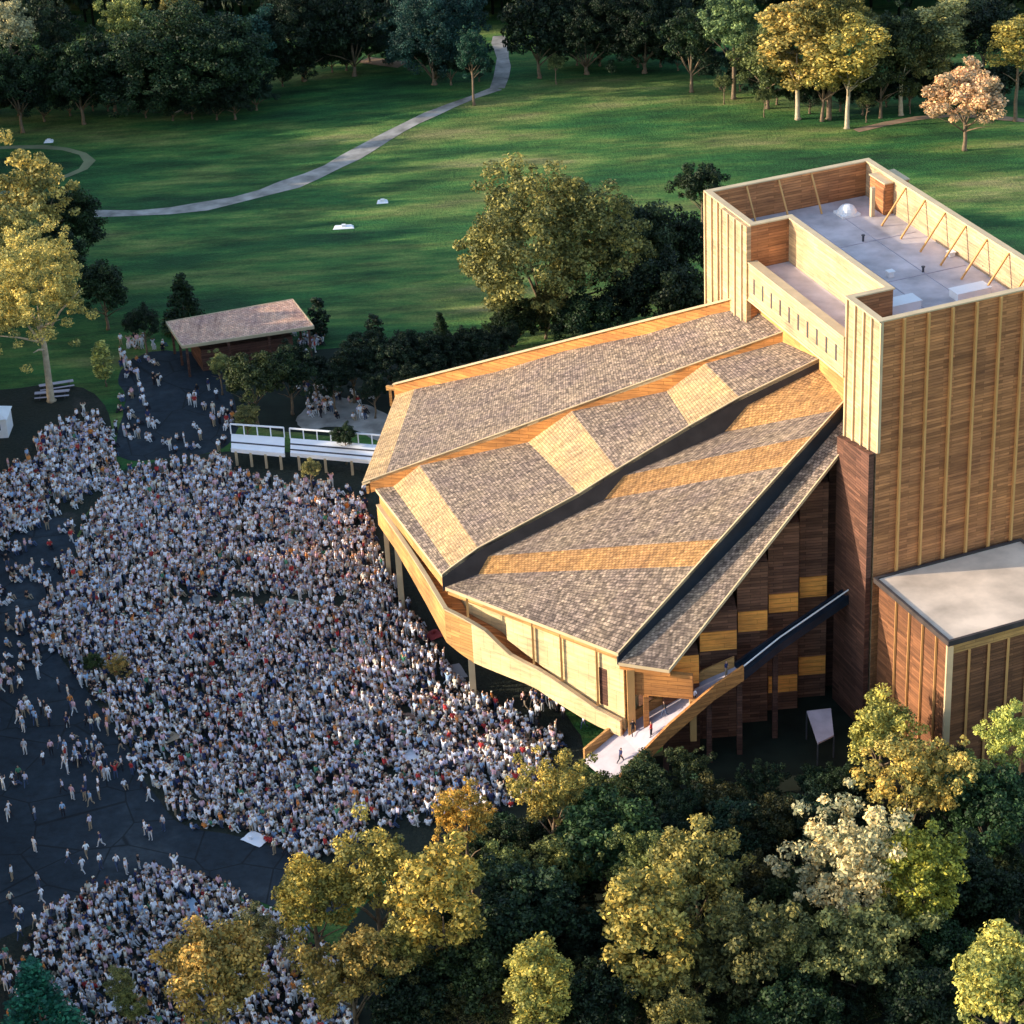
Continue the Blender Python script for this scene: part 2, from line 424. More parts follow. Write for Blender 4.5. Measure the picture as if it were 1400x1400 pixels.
# deeper pilaster in the left pier
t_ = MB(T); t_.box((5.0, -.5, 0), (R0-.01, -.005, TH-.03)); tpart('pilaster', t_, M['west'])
for a in (5.0, 6.6, 8.2, 9.8):
    t_ = MB(T); t_.box((a+.02, -.68, 0), (a+.2, -.503, TH-.05)); tpart('batten', t_, M['trim'])
# braces from parapet to deck
def brace(p, q): t_ = MB(T); t_.beam(p, q, .16); tpart('brace', t_, M['batten'])
for b in (4.5, 8.2, 12.0): brace((.5, b, TH-.1), (3.0, b, 38.35))
for a in (9, 13, 17, 21, 25, 29, 33): brace((a, LV-.5, TH-.1), (a, LV-3.2, 38.35))
# things standing on the deck
a, b = abz(1211, 294, 38.3)
ph = MB(T); ph.box((a-3.2, b-.2, 38.31), (a, b+2.6, 41.6)); ph.box((a-3.3, b-.3, 41.6), (a+.1, b+2.7, 41.72), 1)
tpart('stair_house', ph, [M['cedar'], M['trim']])
ph = MB(T); ph.box((a-.6, b-1.6, 38.31), (a-.2, b-1.2, 41.4)); tpart('flue_post', ph, M['trim'])
def dome(px, py, r, h):
    a, b = abz(px, py, 38.3); mb = MB(T)
    for i in range(5):
        for k in range(12):
            def q(i, k):
                e = i/5*math.pi/2; th = 2*math.pi*k/12
                return (a+r*math.cos(e)*math.cos(th), b+r*math.cos(e)*math.sin(th), 38.5+h*math.sin(e))
            mb.face([q(i, k), q(i, k+1), q(i+1, k+1), q(i+1, k)])
    mb.box((a-r, b-r, 38.31), (a+r, b+r, 38.56))
    tpart('skylight_dome', mb, M['white'])
dome(1158, 293, 1.05, .9)
for (px, py, w1, w2, h) in ((1231, 424, .9, 1.7, .9), (1326, 404, .8, 1.8, .7), (1217, 378, .3, .3, .5), (1300, 350, .3, .3, .4)):
    a, b = abz(px, py, 38.3); mb = MB(T); mb.box((a-w1, b-w2, 38.31), (a+w1, b+w2, 38.31+h)); mb.box((a-w1-.08, b-w2-.08, 38.31+h), (a+w1+.08, b+w2+.08, 38.4+h))
    tpart('roof_vent', mb, M['white'])
for px, py, h in ((1180, 330, .6), (1262, 372, .5), (1345, 372, .6)):
    a, b = abz(px, py, 38.3); mb = MB(T); mb.tube([(a, b, 38.31), (a, b, 38.31+h)], [.12, .12], 8); mb.tube([(a, b, 38.31+h), (a, b, 38.4+h)], [.2, .2], 8); tpart('vent_pipe', mb, M['metal'])
for a0, b0, a1, b1 in ((5, 9.3, 36, 9.34), (5, 13.5, 36, 13.54), (11, 5.3, 36, 5.34), (22, 5.6, 22.04, 18), (12, 5.6, 12.04, 18), (30, 5.6, 30.04, 18)):
    mb = MB(T); mb.box((a0, b0, 38.302), (a1+.05, b1+.05, 38.34)); tpart('deck_seam', mb, M['concrete'])

# ---- fan roof
def edge(e, t): return (unp(*e), unp(*t))
EB = edge((541, 540, 13), (1036, 417, 33))
E1 = edge((495, 660, 13.2), (1078, 451, 33))
E2 = edge((605, 797, 13), (1129, 490, 33))
E3 = edge((845, 893, 12), (1168, 533, 31.6))
E4 = edge((915, 916, 10.9), (1187, 571, 29.4))
def at(e, t): return e[0].lerp(e[1], t)
def tx(e, x):
    lo, hi = -.1, 1.1
    for _ in range(40):
        mid = (lo+hi)/2
        if prj(at(e, mid))[0] < x: lo = mid
        else: hi = mid
    return lo
def interp(tab, t):
    if t <= tab[0][0]: return tab[0][1]
    for (a, va), (b, vb) in zip(tab, tab[1:]):
        if t <= b: return va+(vb-va)*(t-a)/(b-a)
    return tab[-1][1]
DZ = V((0, 0, 1))
def roof_panel(name, left, right, mats, cols=8, thick=.35, rows_sub=3):
    """left/right: matching points up the slope; mats per section; tiny sag and unevenness"""
    b = MB(); uvs = []; nsec = len(left)-1
    grid = []; sec = []
    for s in range(nsec):
        n = rows_sub
        for k in range(n + (1 if s == nsec-1 else 0)):
            f = k/n; l = left[s].lerp(left[s+1], f); r = right[s].lerp(right[s+1], f)
            grid.append([l.lerp(r, c/cols) for c in range(cols+1)])
            sec.append(s)
    run = [0.0]
    for i in range(1, len(grid)): run.append(run[-1]+(grid[i][cols//2]-grid[i-1][cols//2]).length)
    top = [[b.pt(p) for p in row] for row in grid]
    bot = [[b.pt(p-DZ*thick) for p in row] for row in grid]
    allm = []
    def uvof(i, c):
        w_ = (grid[i][-1]-grid[i][0]).length; return (w_*(c/cols-.5), run[i])
    for i in range(len(grid)-1):
        for c in range(cols):
            b.f.append([top[i][c], top[i][c+1], top[i+1][c+1], top[i+1][c]]); b.mi.append(mats[sec[i]])
            uvs.append([uvof(i, c), uvof(i, c+1), uvof(i+1, c+1), uvof(i+1, c)])
    for i in range(len(grid)-1):
        for c in range(cols):
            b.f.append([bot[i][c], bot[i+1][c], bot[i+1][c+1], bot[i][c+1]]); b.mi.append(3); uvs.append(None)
        for c in (0, cols):
            b.f.append([top[i][c], top[i+1][c], bot[i+1][c], bot[i][c]]); b.mi.append(4); uvs.append(None)
    for i in (0, len(grid)-1):
        for c in range(cols):
            b.f.append([top[i][c], top[i][c+1], bot[i][c+1], bot[i][c]]); b.mi.append(4); uvs.append(None)
    o = b.build(name, [M['shingle'], M['shingle_gold'], M['shingle_tan'], M['soffit'], M['trim']], uvs=uvs)
    HP.append(o); return o
# strip 1 (farthest)
s1 = [0, .06, .3, .5, .72, .88, 1.0]; d1 = [0, .15, -.2, .25, -.15, .25, 0]
l1 = [at(EB, t)+DZ*d for t, d in zip(s1, d1)]
r1 = [at(E1, t)+DZ*d*.3 for t, d in zip(s1, d1)]
roof_panel('roof_panel', l1, r1, [2, 0, 0, 0, 0, 0])
# strip 2: stepped facets
x1 = [512, 536, 573, 721, 781, 911, 964, 1078]; q1 = [1.2, 1.7, .35, 2.1, .4, 1.9, .4, 1.1]
x2 = [605, 617, 655, 792, 844, 943, 1011, 1129]; q2 = [.9, 1.1, 1.5, 1.0, 1.2, 1.3, 1.2, .3]
L2a = [at(E1, tx(E1, x))-DZ*q for x, q in zip(x1, q1)]
L2b = [at(E2, tx(E2, x))+DZ*q for x, q in zip(x2, q2)]
roof_panel('roof_panel', L2a, L2b, [0, 2, 0, 2, 0, 2, 0])
tab2 = [(tx(E2, x), q) for x, q in zip(x2, q2)]
# strip 3
x3 = [608, 653, 668, 825, 853, 990, 1022, 1129]; q3 = [.6, 1.3, .0, 1.2, -.1, 1.5, .1, .7]
x4 = [845, 952, 985, 1075, 1112, 1143, 1158, 1168]
t3 = [tx(E2, x) for x in x3]
L3a = [at(E2, t)-DZ*q for t, q in zip(t3, q3)]
L3b = [at(E3, tx(E3, x)) for x in x4]
roof_panel('roof_panel', L3a, L3b, [0, 1, 0, 1, 0, 1, 1])
# strip 4
t4 = [0, .3, .6, 1.0]; q4 = [1.0, 1.9, 2.5, 1.7]
L4a = [at(E3, t)-DZ*q for t, q in zip(t4, q4)]
L4b = [at(E4, t) for t in t4]
roof_panel('roof_panel', L4a, L4b, [0, 0, 0])
def riser(name, ts, top, bot, mat, th=.25, side=None):
    b = MB()
    for i in range(len(ts)-1):
        p0, p1, a0, a1 = top[i], top[i+1], bot[i], bot[i+1]
        d = (p1-p0); s = V((-d.y, d.x, 0)).normalized()*th
        b.hull([a0-DZ*.3, a1-DZ*.3, a1+s-DZ*.3, a0+s-DZ*.3], [p0-DZ*.06, p1-DZ*.06, p1+s-DZ*.06, p0+s-DZ*.06])
    o = b.build(name, mat); HP.append(o); return o
ts = sorted(set([0.02]+[tx(E1, x) for x in x1]+[.3, .5, .8]))
tab1 = [(tx(E1, x), q) for x, q in zip(x1, q1)]
riser('roof_riser', ts, [at(E1, t) for t in ts], [at(E1, t)-DZ*interp(tab1, t) for t in ts], M['orange'])
tab3 = [(t, q) for t, q in zip(t3, q3)]
ts = sorted(set([0.01]+t3+[tx(E2, x) for x in x2]))
riser('roof_riser', ts, [at(E2, t)+DZ*interp(tab2, t) for t in ts], [at(E2, t)-DZ*interp(tab3, t) for t in ts], M['soffit'])  # near-black colour paints the shade under this step
tab4 = list(zip(t4, q4))
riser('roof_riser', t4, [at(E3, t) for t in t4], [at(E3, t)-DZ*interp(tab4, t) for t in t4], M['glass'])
# upstand along the far edge
up_ = MB()
ups = [at(EB, t) for t in (-.004, .25, .5, .75, 1)]
for p, q in zip(ups, ups[1:]):
    d = (q-p); s = V((-d.y, d.x, 0)).normalized()
    up_.hull([p-s*.02+DZ*.02-DZ*.6, q-s*.02-DZ*.58, q+s*.3-DZ*.58, p+s*.3-DZ*.58], [p-s*.02+DZ*1.35, q-s*.02+DZ*1.35, q+s*.3+DZ*1.35, p+s*.3+DZ*1.35])
o = up_.build('upstand', M['orange']); HP.append(o)
cc = MB()
for p, q in zip(ups, ups[1:]): cc.beam(p+DZ*1.42, q+DZ*1.42, .5, .12)
HP.append(cc.build('upstand_cap', M['trim']))
e0 = at(EB, 0)
cc = MB(); cc.beam(e0+V((-1.0, .6, .7)), e0+V((1.5, -.5, .9)), .35, .5); cc.beam(e0+V((-.6, .2, -1.4)), e0+V((-.6, .2, .6)), .3); HP.append(cc.build('rain_scupper', M['gold']))
# edge flashing lines on step edges
for e, ed in ((E1, lambda t: 0), (E2, lambda t: interp(tab2, t)), (E3, lambda t: 0), (E4, lambda t: 0)):
    cc = MB(); tt = sorted(set([0, 1]+[i/14 for i in range(15)]+([a for a, _ in tab2 if 0 < a < 1] if e is E2 else [])))
    for a, b in zip(tt, tt[1:]): cc.beam(at(e, a)+DZ*(ed(a)+.05), at(e, b)+DZ*(ed(b)+.05), .12, .08)
    HP.append(cc.build('edge_flashing', M['trim']))

# ---- eaves, facade
P1, P2, P3, P4 = at(E1, tx(E1, 512)), at(E2, 0), at(E3, 0), at(E4, 0)
eave = [P1-DZ*1.2, P2-DZ*.0, P3, P4]
def eave_board(pa, pb, off, h, mat, name, drop=.4):
    d = (pb-pa); s = V((-d.y, d.x, 0)).normalized()
    if s.dot(V((1, .3, 0))) < 0: s = -s
    b = MB(); p, q = pa+s*off-DZ*drop, pb+s*off-DZ*drop
    b.hull([p-DZ*h, q-DZ*h, q+s*.25-DZ*h, p+s*.25-DZ*h], [p, q, q+s*.25, p+s*.25]); HP.append(b.build(name, mat))
eave_board(at(EB, 0), at(E1, 0), .4, .9, M['gold'], 'fascia')
eave_board(L2a[0], L2b[0], .35, 1.6, M['gold'], 'fascia')
eave_board(L3a[0]+DZ*0, L3b[0], .35, .6, M['gold'], 'fascia')
eave_board(L4a[0], L4b[0], .3, .5, M['orange'], 'fascia')

# balcony: curving parapet + floor + wall behind, from under strip 2 down to the ramp
def lerp3(a, b, t): return a.lerp(b, t)
bal = []   # plan, z_top, z_bot
pa, pb, pc = V((*L2a[0].xy, 0)), V((*P2.xy, 0)), V((*P3.xy, 0))
for t, zt, zb in ((0, 10.6, 8.3), (.25, 10.7, 8.4), (.5, 10.7, 7.9), (.75, 10.5, 7.2)): bal.append((pa.lerp(pb, t), zt, zb))
for t, zt, zb in ((0, 10.0, 6.3), (.08, 9.8, 5.6), (.16, 9.5, 5.1), (.24, 9.1, 5.0), (.31, 8.2, 4.95), (.38, 7.4, 4.9), (.46, 7.1, 4.9), (.54, 6.9, 4.7), (.62, 6.5, 4.2), (.7, 6.0, 3.8), (.78, 5.5, 3.4), (.87, 4.9, 3.1), (1.0, 4.5, 2.9)):
    bal.append((pb.lerp(pc, t), zt, zb))
line = [b[0] for b in bal]
outer = offset_line([tuple(p) for p in line], 0)
inner = offset_line([tuple(p) for p in line], .3)
if inner[0].x < outer[0].x: sgn = -1
else: sgn = 1
inner = offset_line([tuple(p) for p in line], .3*sgn); floor_in = offset_line([tuple(p) for p in line], 2.6*sgn)
b = MB(); fl = MB(); cpb = MB()
for i in range(len(bal)-1):
    o0, o1, i0, i1 = outer[i], outer[i+1], inner[i], inner[i+1]; f0, f1 = floor_in[i], floor_in[i+1]
    t0, t1, b0, b1 = bal[i][1], bal[i+1][1], bal[i][2], bal[i+1][2]
    b.hull([o0+DZ*b0, o1+DZ*b1, i1+DZ*b1, i0+DZ*b0], [o0+DZ*t0, o1+DZ*t1, i1+DZ*t1, i0+DZ*t0], 0 if i < 6 else 1)
    z0, z1 = max(b0+.3, t0-1.3), max(b1+.3, t1-1.3)
    fl.hull([i0+DZ*(z0-.3), i1+DZ*(z1-.3), f1+DZ*(z1-.3), f0+DZ*(z0-.3)], [i0+DZ*z0, i1+DZ*z1, f1+DZ*z1, f0+DZ*z0])
    m0 = (o0+i0)/2+DZ*(t0+.07); m1 = (o1+i1)/2+DZ*(t1+.07); cpb.beam(m0, m1, .46, .14)
HP.append(b.build('balcony_parapet', [M['gold'], M['cream']])); HP.append(fl.build('balcony_floor', M['cedar'])); HP.append(cpb.build('balcony_rail', M['trim']))
# wall behind the balcony
wl = offset_line([tuple(p) for p in (pa, pb, pc)], 2.75*sgn); wi = offset_line([tuple(p) for p in (pa, pb, pc)], 3.05*sgn)
b = MB()
ztop = (11.2, 11.0, 11.0); zb_ = (8, 5.5, 2.9)
for i in range(2):
    b.hull([wl[i]+DZ*zb_[i], wl[i+1]+DZ*zb_[i+1], wi[i+1]+DZ*zb_[i+1], wi[i]+DZ*zb_[i]], [wl[i]+DZ*ztop[i], wl[i+1]+DZ*ztop[i+1], wi[i+1]+DZ*ztop[i+1], wi[i]+DZ*ztop[i]])
HP.append(b.build('facade_wall', M['cream']))
# upper wall close under the eave of the third roof panel
uo = offset_line([tuple(p) for p in (pb, pc)], .75*sgn); ui = offset_line([tuple(p) for p in (pb, pc)], 1.05*sgn)
b = MB(); t0, t1 = .34, 1.0
o0, o1, i0, i1 = uo[0].lerp(uo[1], t0), uo[1], ui[0].lerp(ui[1], t0), ui[1]
b.hull([o0+DZ*8.6, o1+DZ*3.2, i1+DZ*3.2, i0+DZ*8.6], [o0+DZ*11.2, o1+DZ*11.5, i1+DZ*11.5, i0+DZ*11.2]); HP.append(b.build('upper_wall', M['cream']))
def post(p, z0, z1, w_=.4, mat='trim', name='post'):
    b = MB(); b.beam(V((p[0], p[1], z0)), V((p[0], p[1], z1)), w_); HP.append(b.build(name, M[mat]))
for (x, y, z1) in ((648, 960, 6.5), (550, 832, 9.0)): q = unp(x, y); post(q, 0, z1, .62)
for t in (.12, .5, .66, .86): q = outer[3].lerp(outer[-1], t); q = pb.lerp(pc, t); post(q+V((.35, .35, 0))*sgn, interp([(0, 9.5), (.5, 6.8), (1, 4.2)], t), 12.0, .22, 'batten')
# door opening beside the corner post
q = pb.lerp(pc, .86)+V((-.1, -.12, 0)); dd = (pc-pb).normalized(); nn = V((dd.y, -dd.x, 0))
q0 = uo[0].lerp(uo[1], .865)
b = MB(); b.hull([q0+nn*.04+DZ*5.2, q0+nn*.04+dd*.9+DZ*5.2, q0+dd*.9-nn*.1+DZ*5.2, q0-nn*.1+DZ*5.2], [q0+nn*.04+DZ*9.2, q0+nn*.04+dd*.9+DZ*9.2, q0+dd*.9-nn*.1+DZ*9.2, q0-nn*.1+DZ*9.2]); HP.append(b.build('door', M['darkwood']))
# inner bowl
ib = offset_line([tuple(p) for p in (pa, pb, pc)], 9*sgn); ic = offset_line([tuple(p) for p in (pa, pb, pc)], 9.4*sgn)
b = MB()
for i in range(2): b.hull([ib[i], ib[i+1], ic[i+1], ic[i]], [ib[i]+DZ*11.5, ib[i+1]+DZ*11.5, ic[i+1]+DZ*11.5, ic[i]+DZ*11.5])
HP.append(b.build('inner_wall', M['darkwood']))
# side wall under strip 4
sd = (V((*E4[1].xy, 0))-V((*E4[0].xy, 0))).normalized(); sn = V((sd.y, -sd.x, 0))
Wp = V((*E4[0].xy, 0))-sn*3.0
slen = (E4[1].xy-E4[0].xy).length
b = MB(); 
def roofz(s): return 10.9+(29.4-10.9)*max(0, min(1, s/slen))-.9
pxs = [905, 956, 1008, 1050, 1092, 1131, 1160, 1192]
Wp = V((*E4[0].xy, 0))-sn*2.4
panels = []
for k in range(7):
    l = ray_plane(pxs[k], 900-(pxs[k]-905)*.42, Wp, sd); l = V((*l.xy, 0)); fd = V((1, .06, 0)).normalized()
    lo_, hi_ = .2, 8
    for _ in range(30):
        md_ = (lo_+hi_)/2
        if prj(l+fd*md_+DZ*12)[0] < pxs[k+1]: lo_ = md_
        else: hi_ = md_
    rr_ = l+fd*(lo_-.03); back = V((0, 3.2, 0)); panels.append((l, rr_))
    sz = (l-Wp).dot(sd); z1 = roofz(sz)-.25
    bb = MB(); bb.hull([l, rr_, rr_+back, l+back], [l+DZ*z1, rr_+DZ*z1, rr_+back+DZ*z1, l+back+DZ*z1])
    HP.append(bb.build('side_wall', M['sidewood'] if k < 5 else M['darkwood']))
# far wall of the hall under the back edge
b = MB(); p, q = V((*EB[0].xy, 0))+V((1.5, -1, 0)), V((*EB[1].xy, 0))+V((0, -1.5, 0)); s = V((.3, .4, 0))
b.hull([p, q, q+s, p+s], [p+DZ*11.5, q+DZ*31, q+s+DZ*31, p+s+DZ*11.5]); HP.append(b.build('far_wall', M['cedar']))
b = MB(); p, q = V((*EB[0].xy, 0))+V((1.6, -1.2, 0)), V((*E1[0].xy, 0))+V((3.2, 1.2, 0)); s = V((.3, 0, 0))
b.hull([p+DZ*4.5, q+DZ*4.5, q+s+DZ*4.5, p+s+DZ*4.5], [p+DZ*11.5, q+DZ*11.5, q+s+DZ*11.5, p+s+DZ*11.5]); HP.append(b.build('end_wall', M['gold']))
for t in (.1, .45, .85): post(V((*EB[0].xy, 0)).lerp(V((*E1[0].xy, 0)), t)+V((1.4, 0, 0)), 0, 11.5, .5)
# gallery bays with sunlight painted in, in a stair pattern, one on each stepped wall panel
for (pk, y0, y1_) in ((4, 788, 815), (3, 811, 836), (2, 835, 862), (1, 863, 888), (0, 897, 935), (4, 897, 921), (3, 923, 945)):
    l, r_ = panels[pk]; fd = (r_-l).normalized(); xm = (prj(l+DZ*8)[0]+prj(r_+DZ*8)[0])/2
    zt, zb2 = ray_plane(xm, y0, l, fd).z, ray_plane(xm, y1_, l, fd).z
    f0 = V((fd.y, -fd.x, 0))
    bb = MB(); a0, a1 = l+fd*.05, r_-fd*.05
    bb.hull([a0+f0*.14+DZ*zb2, a1+f0*.14+DZ*zb2, a1+f0*.003+DZ*zb2, a0+f0*.003+DZ*zb2], [a0+f0*.14+DZ*zt, a1+f0*.14+DZ*zt, a1+f0*.003+DZ*zt, a0+f0*.003+DZ*zt])
    HP.append(bb.build('sunlit_gallery_bay', M['bay']))
# added dark box painting the shade on the tower's lower west face
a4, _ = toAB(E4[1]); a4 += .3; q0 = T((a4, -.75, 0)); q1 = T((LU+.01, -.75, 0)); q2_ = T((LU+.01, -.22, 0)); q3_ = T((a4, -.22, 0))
bb = MB(); bb.hull([q0, q1, q2_, q3_], [q0+DZ*28.4, q1+DZ*29.3, q2_+DZ*29.3, q3_+DZ*28.4]); HP.append(bb.build('tower_shade_box', M['darkwood']))
# orange portal frame at the roof tip
k1, k2 = V((*P3.xy, 0))+V((.9, .2, 0)), V((*P4.xy, 0))+V((.6, .7, 0))
kd = (k2-k1).normalized(); k2 = k2+kd*1.6; kn = V((kd.y, -kd.x, 0))
b = MB(); b.hull([k1+DZ*7.4, k2+DZ*7.4, k2-kn*.4+DZ*7.4, k1-kn*.4+DZ*7.4], [k1+DZ*10.2, k2+DZ*10.0, k2-kn*.4+DZ*10.0, k1-kn*.4+DZ*10.2]); HP.append(b.build('portal_beam', M['orange']))
post(k1+kd*.2, 2.5, 10.2, .7, 'batten', 'portal_post'); post(k2, 3.0, 7.4, .6, 'batten', 'portal_post'); post(k1+kd*1.6, 2.5, 7.4, .5, 'orange', 'portal_post')
adopt(hall, HP)

# ---- ramp along the side
ramp = empty('entrance_ramp', unp(827, 1053, 1.2).copy()); ramp.location.z = 0
tag(ramp, 'pale sloping walkway with orange timber parapets climbing along the theatre side wall', 'ramp')
rc = [unp(822, 1056, 1.0), unp(862, 1018, 2.8), unp(905, 985, 4.9), unp(968, 940, 7.6), unp(1010, 917, 9.0), unp(1060, 880, 10.4), unp(1192, 790, 13.6)]
rw = [2.9, 2.8, 2.3, 1.5, .9, .6, .5]
RP = []
dk_ = MB(); pl1 = MB(); pl2 = MB()
Ls = []; Rs = []
for i, p in enumerate(rc):
    d = (rc[min(i+1, len(rc)-1)]-rc[max(i-1, 0)]); s = V((-d.y, d.x, 0)).normalized(); Ls.append(p+s*rw[i]); Rs.append(p-s*rw[i])
for i in range(len(rc)-1):
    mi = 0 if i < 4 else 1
    dk_.hull([Ls[i]-DZ*.45, Rs[i]-DZ*.45, Rs[i+1]-DZ*.45, Ls[i+1]-DZ*.45], [Ls[i], Rs[i], Rs[i+1], Ls[i+1]], mi)
    for side, mb in ((Ls, pl1), (Rs, pl2)):
        p, q = side[i], side[i+1]; s = V((-(q-p).y, (q-p).x, 0)).normalized()*.14; h = 1.05 if i < 4 else .35
        mb.hull([p-s-DZ*.5, q-s-DZ*.5, q+s-DZ*.5, p+s-DZ*.5], [p-s+DZ*h, q-s+DZ*h, q+s+DZ*h, p+s+DZ*h], mi)
RP.append(dk_.build('deck', [M['concrete'], M['glass']])); RP.append(pl1.build('parapet', [M['gold'], M['glass']])); RP.append(pl2.build('parapet', [M['orange'], M['glass']]))
for i, (p, q) in enumerate(zip(Rs[1:], rc[1:])):
    if q.z > 2: bb = MB(); bb.beam(V((p.x-.3, p.y+.6, 0)), V((p.x-.3, p.y+.6, q.z-.5)), .5); RP.append(bb.build('pier', M['darkwood']))
hr = MB()
for i in range(4, len(rc)-1): hr.beam(Rs[i]+DZ*.95, Rs[i+1]+DZ*.95, .1)
RP.append(hr.build('handrail', M['white'])); adopt(ramp, RP)

# ---- annex
def annex():
    e = empty('annex_building', V((45, -42, 0)))
    tag(e, 'low flat-roofed brown board annex with pale roof at the foot of the stage tower', 'building')
    z = 16.6; q = [unp(1297, 879, z), T((LU+.5, -.1, z))]
    dv = W; f = q[0]; n_ = q[1]; pts = [f, f+dv*16, n_+dv*16, n_]
    pl = [(p.x, p.y) for p in pts]
    # keep clear of the tower: the roof butts against it
    parts = []
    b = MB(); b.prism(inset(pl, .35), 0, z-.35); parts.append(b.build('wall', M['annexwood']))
    b = MB(); b.prism(pl, z-.3, z); rf = b.build('roof', M['annexroof']); parts.append(rf)
    b = MB(); b.ring(inset(pl, -.06), inset(pl, .22), z-.36, z+.16); k = b.build('gutter', M['soffit']); k.parent = rf
    ipl = inset(pl, .35)
    f2 = V((*ipl[0], 0)); g2 = V((*ipl[1], 0)); dd = (g2-f2).normalized(); nn = V((dd.y, -dd.x, 0))
    for i in range(8):
        p = f2+dd*(2.0+2.05*i)+nn*.13
        if i < 7: b = MB(); b.beam(p, p+DZ*(z-1.4), .16, .22); parts.append(b.build('batten', M['batten']))
    b = MB(); p = f2+nn*.05; b.beam(p, p+DZ*(z-.5), .55); parts.append(b.build('corner_post', M['trim']))
    b = MB(); b.hull([f2+nn*.004+DZ*(z-1.4), g2+nn*.004+DZ*(z-1.4), g2+nn*.16+DZ*(z-1.4), f2+nn*.16+DZ*(z-1.4)], [f2+nn*.004+DZ*(z-.4), g2+nn*.004+DZ*(z-.4), g2+nn*.16+DZ*(z-.4), f2+nn*.16+DZ*(z-.4)]); parts.append(b.build('frieze_board', M['gold']))
    h2 = V((*ipl[3], 0)); dd = (h2-f2).normalized(); nn = V((-dd.y, dd.x, 0))
    if nn.x > 0: nn = -nn
    for i in range(4):
        p = f2+dd*(2.0+2.3*i)+nn*.12; b = MB(); b.beam(p, p+DZ*(z-.6), .18); parts.append(b.build('batten', M['batten']))
    adopt(e, parts)
annex()
# lean-to slab by the annex
lt = empty('lean_to_canopy', unp(1120, 1000, 0)); tag(lt, 'small pale tilted canopy in the dark yard below the side wall', 'canopy')
p0, p1, p2, p3 = unp(1103, 972, 3.2), unp(1136, 968, 3.2), unp(1140, 1005, 2.5), unp(1118, 1016, 2.5)
b = MB(); b.hull([p-DZ*.15 for p in (p0, p1, p2, p3)], [p0, p1, p2, p3]); k = [b.build('roof', M['concrete'])]
for p in (p0, p1, p2, p3): b = MB(); b.beam(V((p.x, p.y, 0)), p-DZ*.15, .12); k.append(b.build('post', M['metal']))
adopt(lt, k)

# ---- pavilion
pv = empty('picnic_pavilion', V((-34.5, 50, 0))); tag(pv, 'open pavilion with flat pinkish brown roof beyond the dark plaza', 'pavilion')
z = 4.6; q = [unp(227, 440, z), unp(400, 409, z), unp(429, 446, z), unp(249, 473, z)]; k = []
b = MB(); b.hull([p-DZ*.35 for p in q], q); rf = b.build('roof', [M['pavroof']]); k.append(rf)
cen = sum(q, V((0, 0, 0)))/4; qi = [cen+(p-cen)*.93 for p in q]
for i in range(4):
    a_, b_ = qi[i], qi[(i+1) % 4]
    for t in ((0, .33, .66) if i % 2 == 0 else (0, .5)):
        p = a_.lerp(b_, t); b = MB(); b.beam(V((p.x, p.y, 0)), V((p.x, p.y, z-.36)), .3); k.append(b.build('post', M['darkwood']))
b = MB(); b.prism([tuple((cen+(p-cen)*.7).xy) for p in q], 0, 3.0); k.append(b.build('kiosk_wall', M['darkwood']))
b = MB(); p, r_ = qi[3].lerp(qi[2], .25), qi[3].lerp(qi[2], .9); b.beam(V((p.x, p.y+.6, 1.0)), V((r_.x, r_.y+.6, 1.0)), .6, 1.0); k.append(b.build('counter', M['darkwood']))
cpv = MB()
for i in range(4): cpv.beam(q[i]-DZ*.16, q[(i+1) % 4]-DZ*.16, .14, .42)
kk = cpv.build('roof_edge', M['trim']); kk.parent = rf
adopt(pv, k)

# ---- white footbridge with rails
def footbridge(x0, y0, x1, y1, label, slats):
    p0, p1, p2, p3 = unp(x0, y0, 2.6), unp(x1, y1, 2.6), unp(x1, y1+22, 2.2), unp(x0, y0+20, 2.2)
    e = empty('footbridge', V((p0.x, p0.y, 0))); tag(e, label, 'footbridge', 'white footbridges')
    k = []
    b = MB(); b.hull([p-DZ*.25 for p in (p0, p1, p2, p3)], [p0, p1, p2, p3]); k.append(b.build('deck', M['white']))
    b = MB(); b.beam(p0+DZ*1.3, p1+DZ*1.3, .14, .18); k.append(b.build('top_rail', M['white']))
    n = max(3, int((p1-p0).length/1.6))
    for i in range(n+1):
        p = p0.lerp(p1, i/n); b = MB(); b.beam(p, p+DZ*1.3, .14); k.append(b.build('baluster', M['white']))
    b = MB(); b.beam(p3-DZ*.2, p2-DZ*.2, .2, .5); k.append(b.build('side_beam', M['white']))
    for t in slats:
        a_, c_ = p0.lerp(p3, t), p1.lerp(p2, t); b = MB(); b.beam(a_+DZ*.06, c_+DZ*.06, .16, .12); k.append(b.build('deck_rib', M['metal']))
    for i in range(4):
        p = p3.lerp(p2, (i+.3)/3.6); b = MB(); b.beam(V((p.x, p.y, 0)), p-DZ*.3, .3); k.append(b.build('pier', M['trim']))
    adopt(e, k)
footbridge(316, 593, 389, 598, 'short white footbridge section nearest the plaza, left of the gap', (.6,))
footbridge(397, 599, 528, 609, 'long white railed footbridge leading to the theatre end', (.42, .8))

